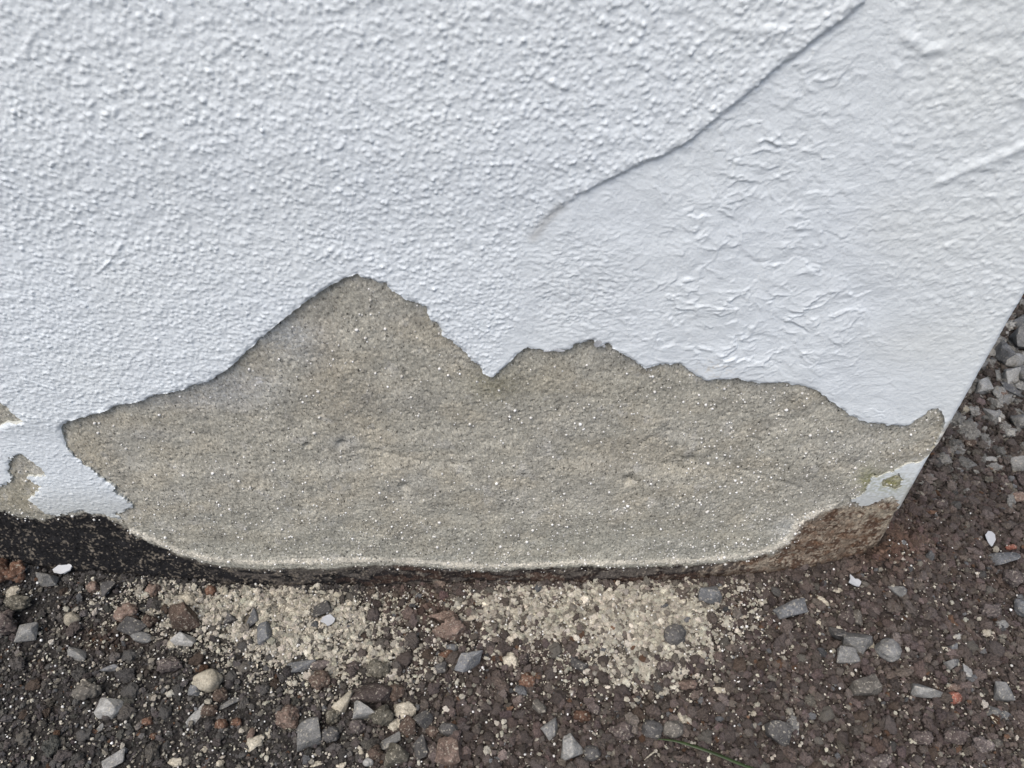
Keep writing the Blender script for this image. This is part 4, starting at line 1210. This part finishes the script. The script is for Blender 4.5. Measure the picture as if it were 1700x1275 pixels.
# fallen mortar: two pale drifts and a thin scatter
def dustp(x, y, px, py):
    pat = 0.45 + 1.0 * perlin(x / 0.022, y / 0.022) + 1.2 * perlin(x / 0.006, y / 0.006)
    return np.where(y < 0.0, np.clip(1.15 * dust_w(px, py) * np.clip(pat, 0.04, 1.3), 0, 1) ** 1.3, 0) + 0.006
x, y, px, py, z = spots(330000, dustp, (-0.62, 0.66, -0.27, 0.0), 0.8)
size = np.clip(0.00145 * rs.lognormal(0, 0.60, len(x)), 0.0009, 0.009)
colr = np.array((0.455, 0.425, 0.355)) * rs.lognormal(0, 0.22, (len(x), 1)) * (1 + 0.015 * rs.normal(size=(len(x), 3)))
grains('mortar_crumbs', 'pale beige mortar crumbs fallen in drifts below the bare patch', np.stack([x, y, z + 0.0026 + 0.35 * size], -1), size, colr, 0.7)
# grey crushed stone grit beyond the corner
x, y, px, py, z = spots(4200, lambda x, y, px, py: sstep(0.10, 0.32, y) * (x > XC) + 0.0)
size = np.clip(0.010 * rs.lognormal(0, 0.45, len(x)), 0.004, 0.03)
colr = np.array((0.22, 0.22, 0.21)) * rs.lognormal(0, 0.35, (len(x), 1)) * np.array((1, 0.98, 0.95))
grains('stone_grit', 'grey crushed stone grit lying beyond the house corner', np.stack([x, y, z + 0.2 * size], -1), size, colr, 0.8)
# loose polystyrene beads
x, y, px, py, z = spots(12000, lambda x, y, px, py: (y < 0.1) * 0.6 * (0.10 + 0.5 * np.clip(dust_w(px, py), 0, 1) + 0.25 * sstep(-0.2, -0.02, y)) * (0.35 + 0.65 * sstep(1350, 1150, px)), (-0.95, 1.0, -0.36, 0.1))
rad = np.clip(0.00098 * rs.lognormal(0, 0.35, len(x)), 0.0006, 0.002)
tag(obj('polystyrene_beads', bead_mesh('polystyrene_beads', np.stack([x, y, z + 0.0030 + rad], -1), rad, M_bead)),
    'tiny white polystyrene beads sprinkled over the ground', None, None, 'stuff')


# ------------------------------------------------------------------ grass blade and twigs
def strip(name, pts, width, mat, fold=0.25):
    """a thin leaf or twig along ground points (px, py, lift), with a keel and thickness"""
    P = []
    for px, py, up in pts:
        a, b_, c_ = (float(v) for v in ground_at(px, py)); P.append(Vector((a, b_, c_ + up)))
    fine = []
    n = 24
    for k in range(n + 1):
        t = k / n * (len(P) - 1); i = min(int(t), len(P) - 2); f = t - i
        p0, p1, p2, p3 = P[max(i - 1, 0)], P[i], P[i + 1], P[min(i + 2, len(P) - 1)]
        fine.append(0.5 * ((2 * p1) + (p2 - p0) * f + (2 * p0 - 5 * p1 + 4 * p2 - p3) * f * f + (3 * p1 - p0 - 3 * p2 + p3) * f ** 3))
    bm = bmesh.new(); rows = []
    for k, p in enumerate(fine):
        d = (fine[min(k + 1, n)] - fine[max(k - 1, 0)]).normalized()
        s = d.cross(Vector((0, 0, 1))).normalized(); u = s.cross(d)
        w = width * (0.12 + 0.88 * min(1, (k / n) * 3.5)) * 0.5
        rows.append([bm.verts.new(p + s * w * a + u * w * b_) for a, b_ in ((-1, fold), (0, -fold * 0.6), (1, fold), (0.95, fold - 0.16), (0, -fold * 0.6 - 0.2), (-0.95, fold - 0.16))])
    for r0, r1 in zip(rows[:-1], rows[1:]):
        for i in range(6): bm.faces.new((r0[i], r0[(i + 1) % 6], r1[(i + 1) % 6], r1[i]))
    bm.faces.new(rows[0]); bm.faces.new(rows[-1][::-1])
    bmesh.ops.recalc_face_normals(bm, faces=bm.faces)
    return obj(name, finish(name, bm, mat, True))


tag(strip('grass_blade', [(1086, 1230, 0.006), (1118, 1236, 0.010), (1153, 1248, 0.013), (1190, 1262, 0.014), (1235, 1279, 0.012), (1290, 1296, 0.008)], 0.0035, M_grass),
    'single green grass blade lying on brown soil below the round pebble pair', 'grass blade')
tag(strip('twig', [(1640, 1193, 0.008), (1648, 1200, 0.009), (1656, 1208, 0.008), (1662, 1214, 0.006)], 0.0055, MAT['bn'], -0.5),
    'short bone-white twig on the soil at lower right', 'twig')
tag(strip('twig', [(1068, 1266, 0.007), (1078, 1258, 0.009), (1086, 1252, 0.008)], 0.0018, MAT['be'], -0.5),
    'tiny straw-coloured twig left of the grass blade', 'twig')
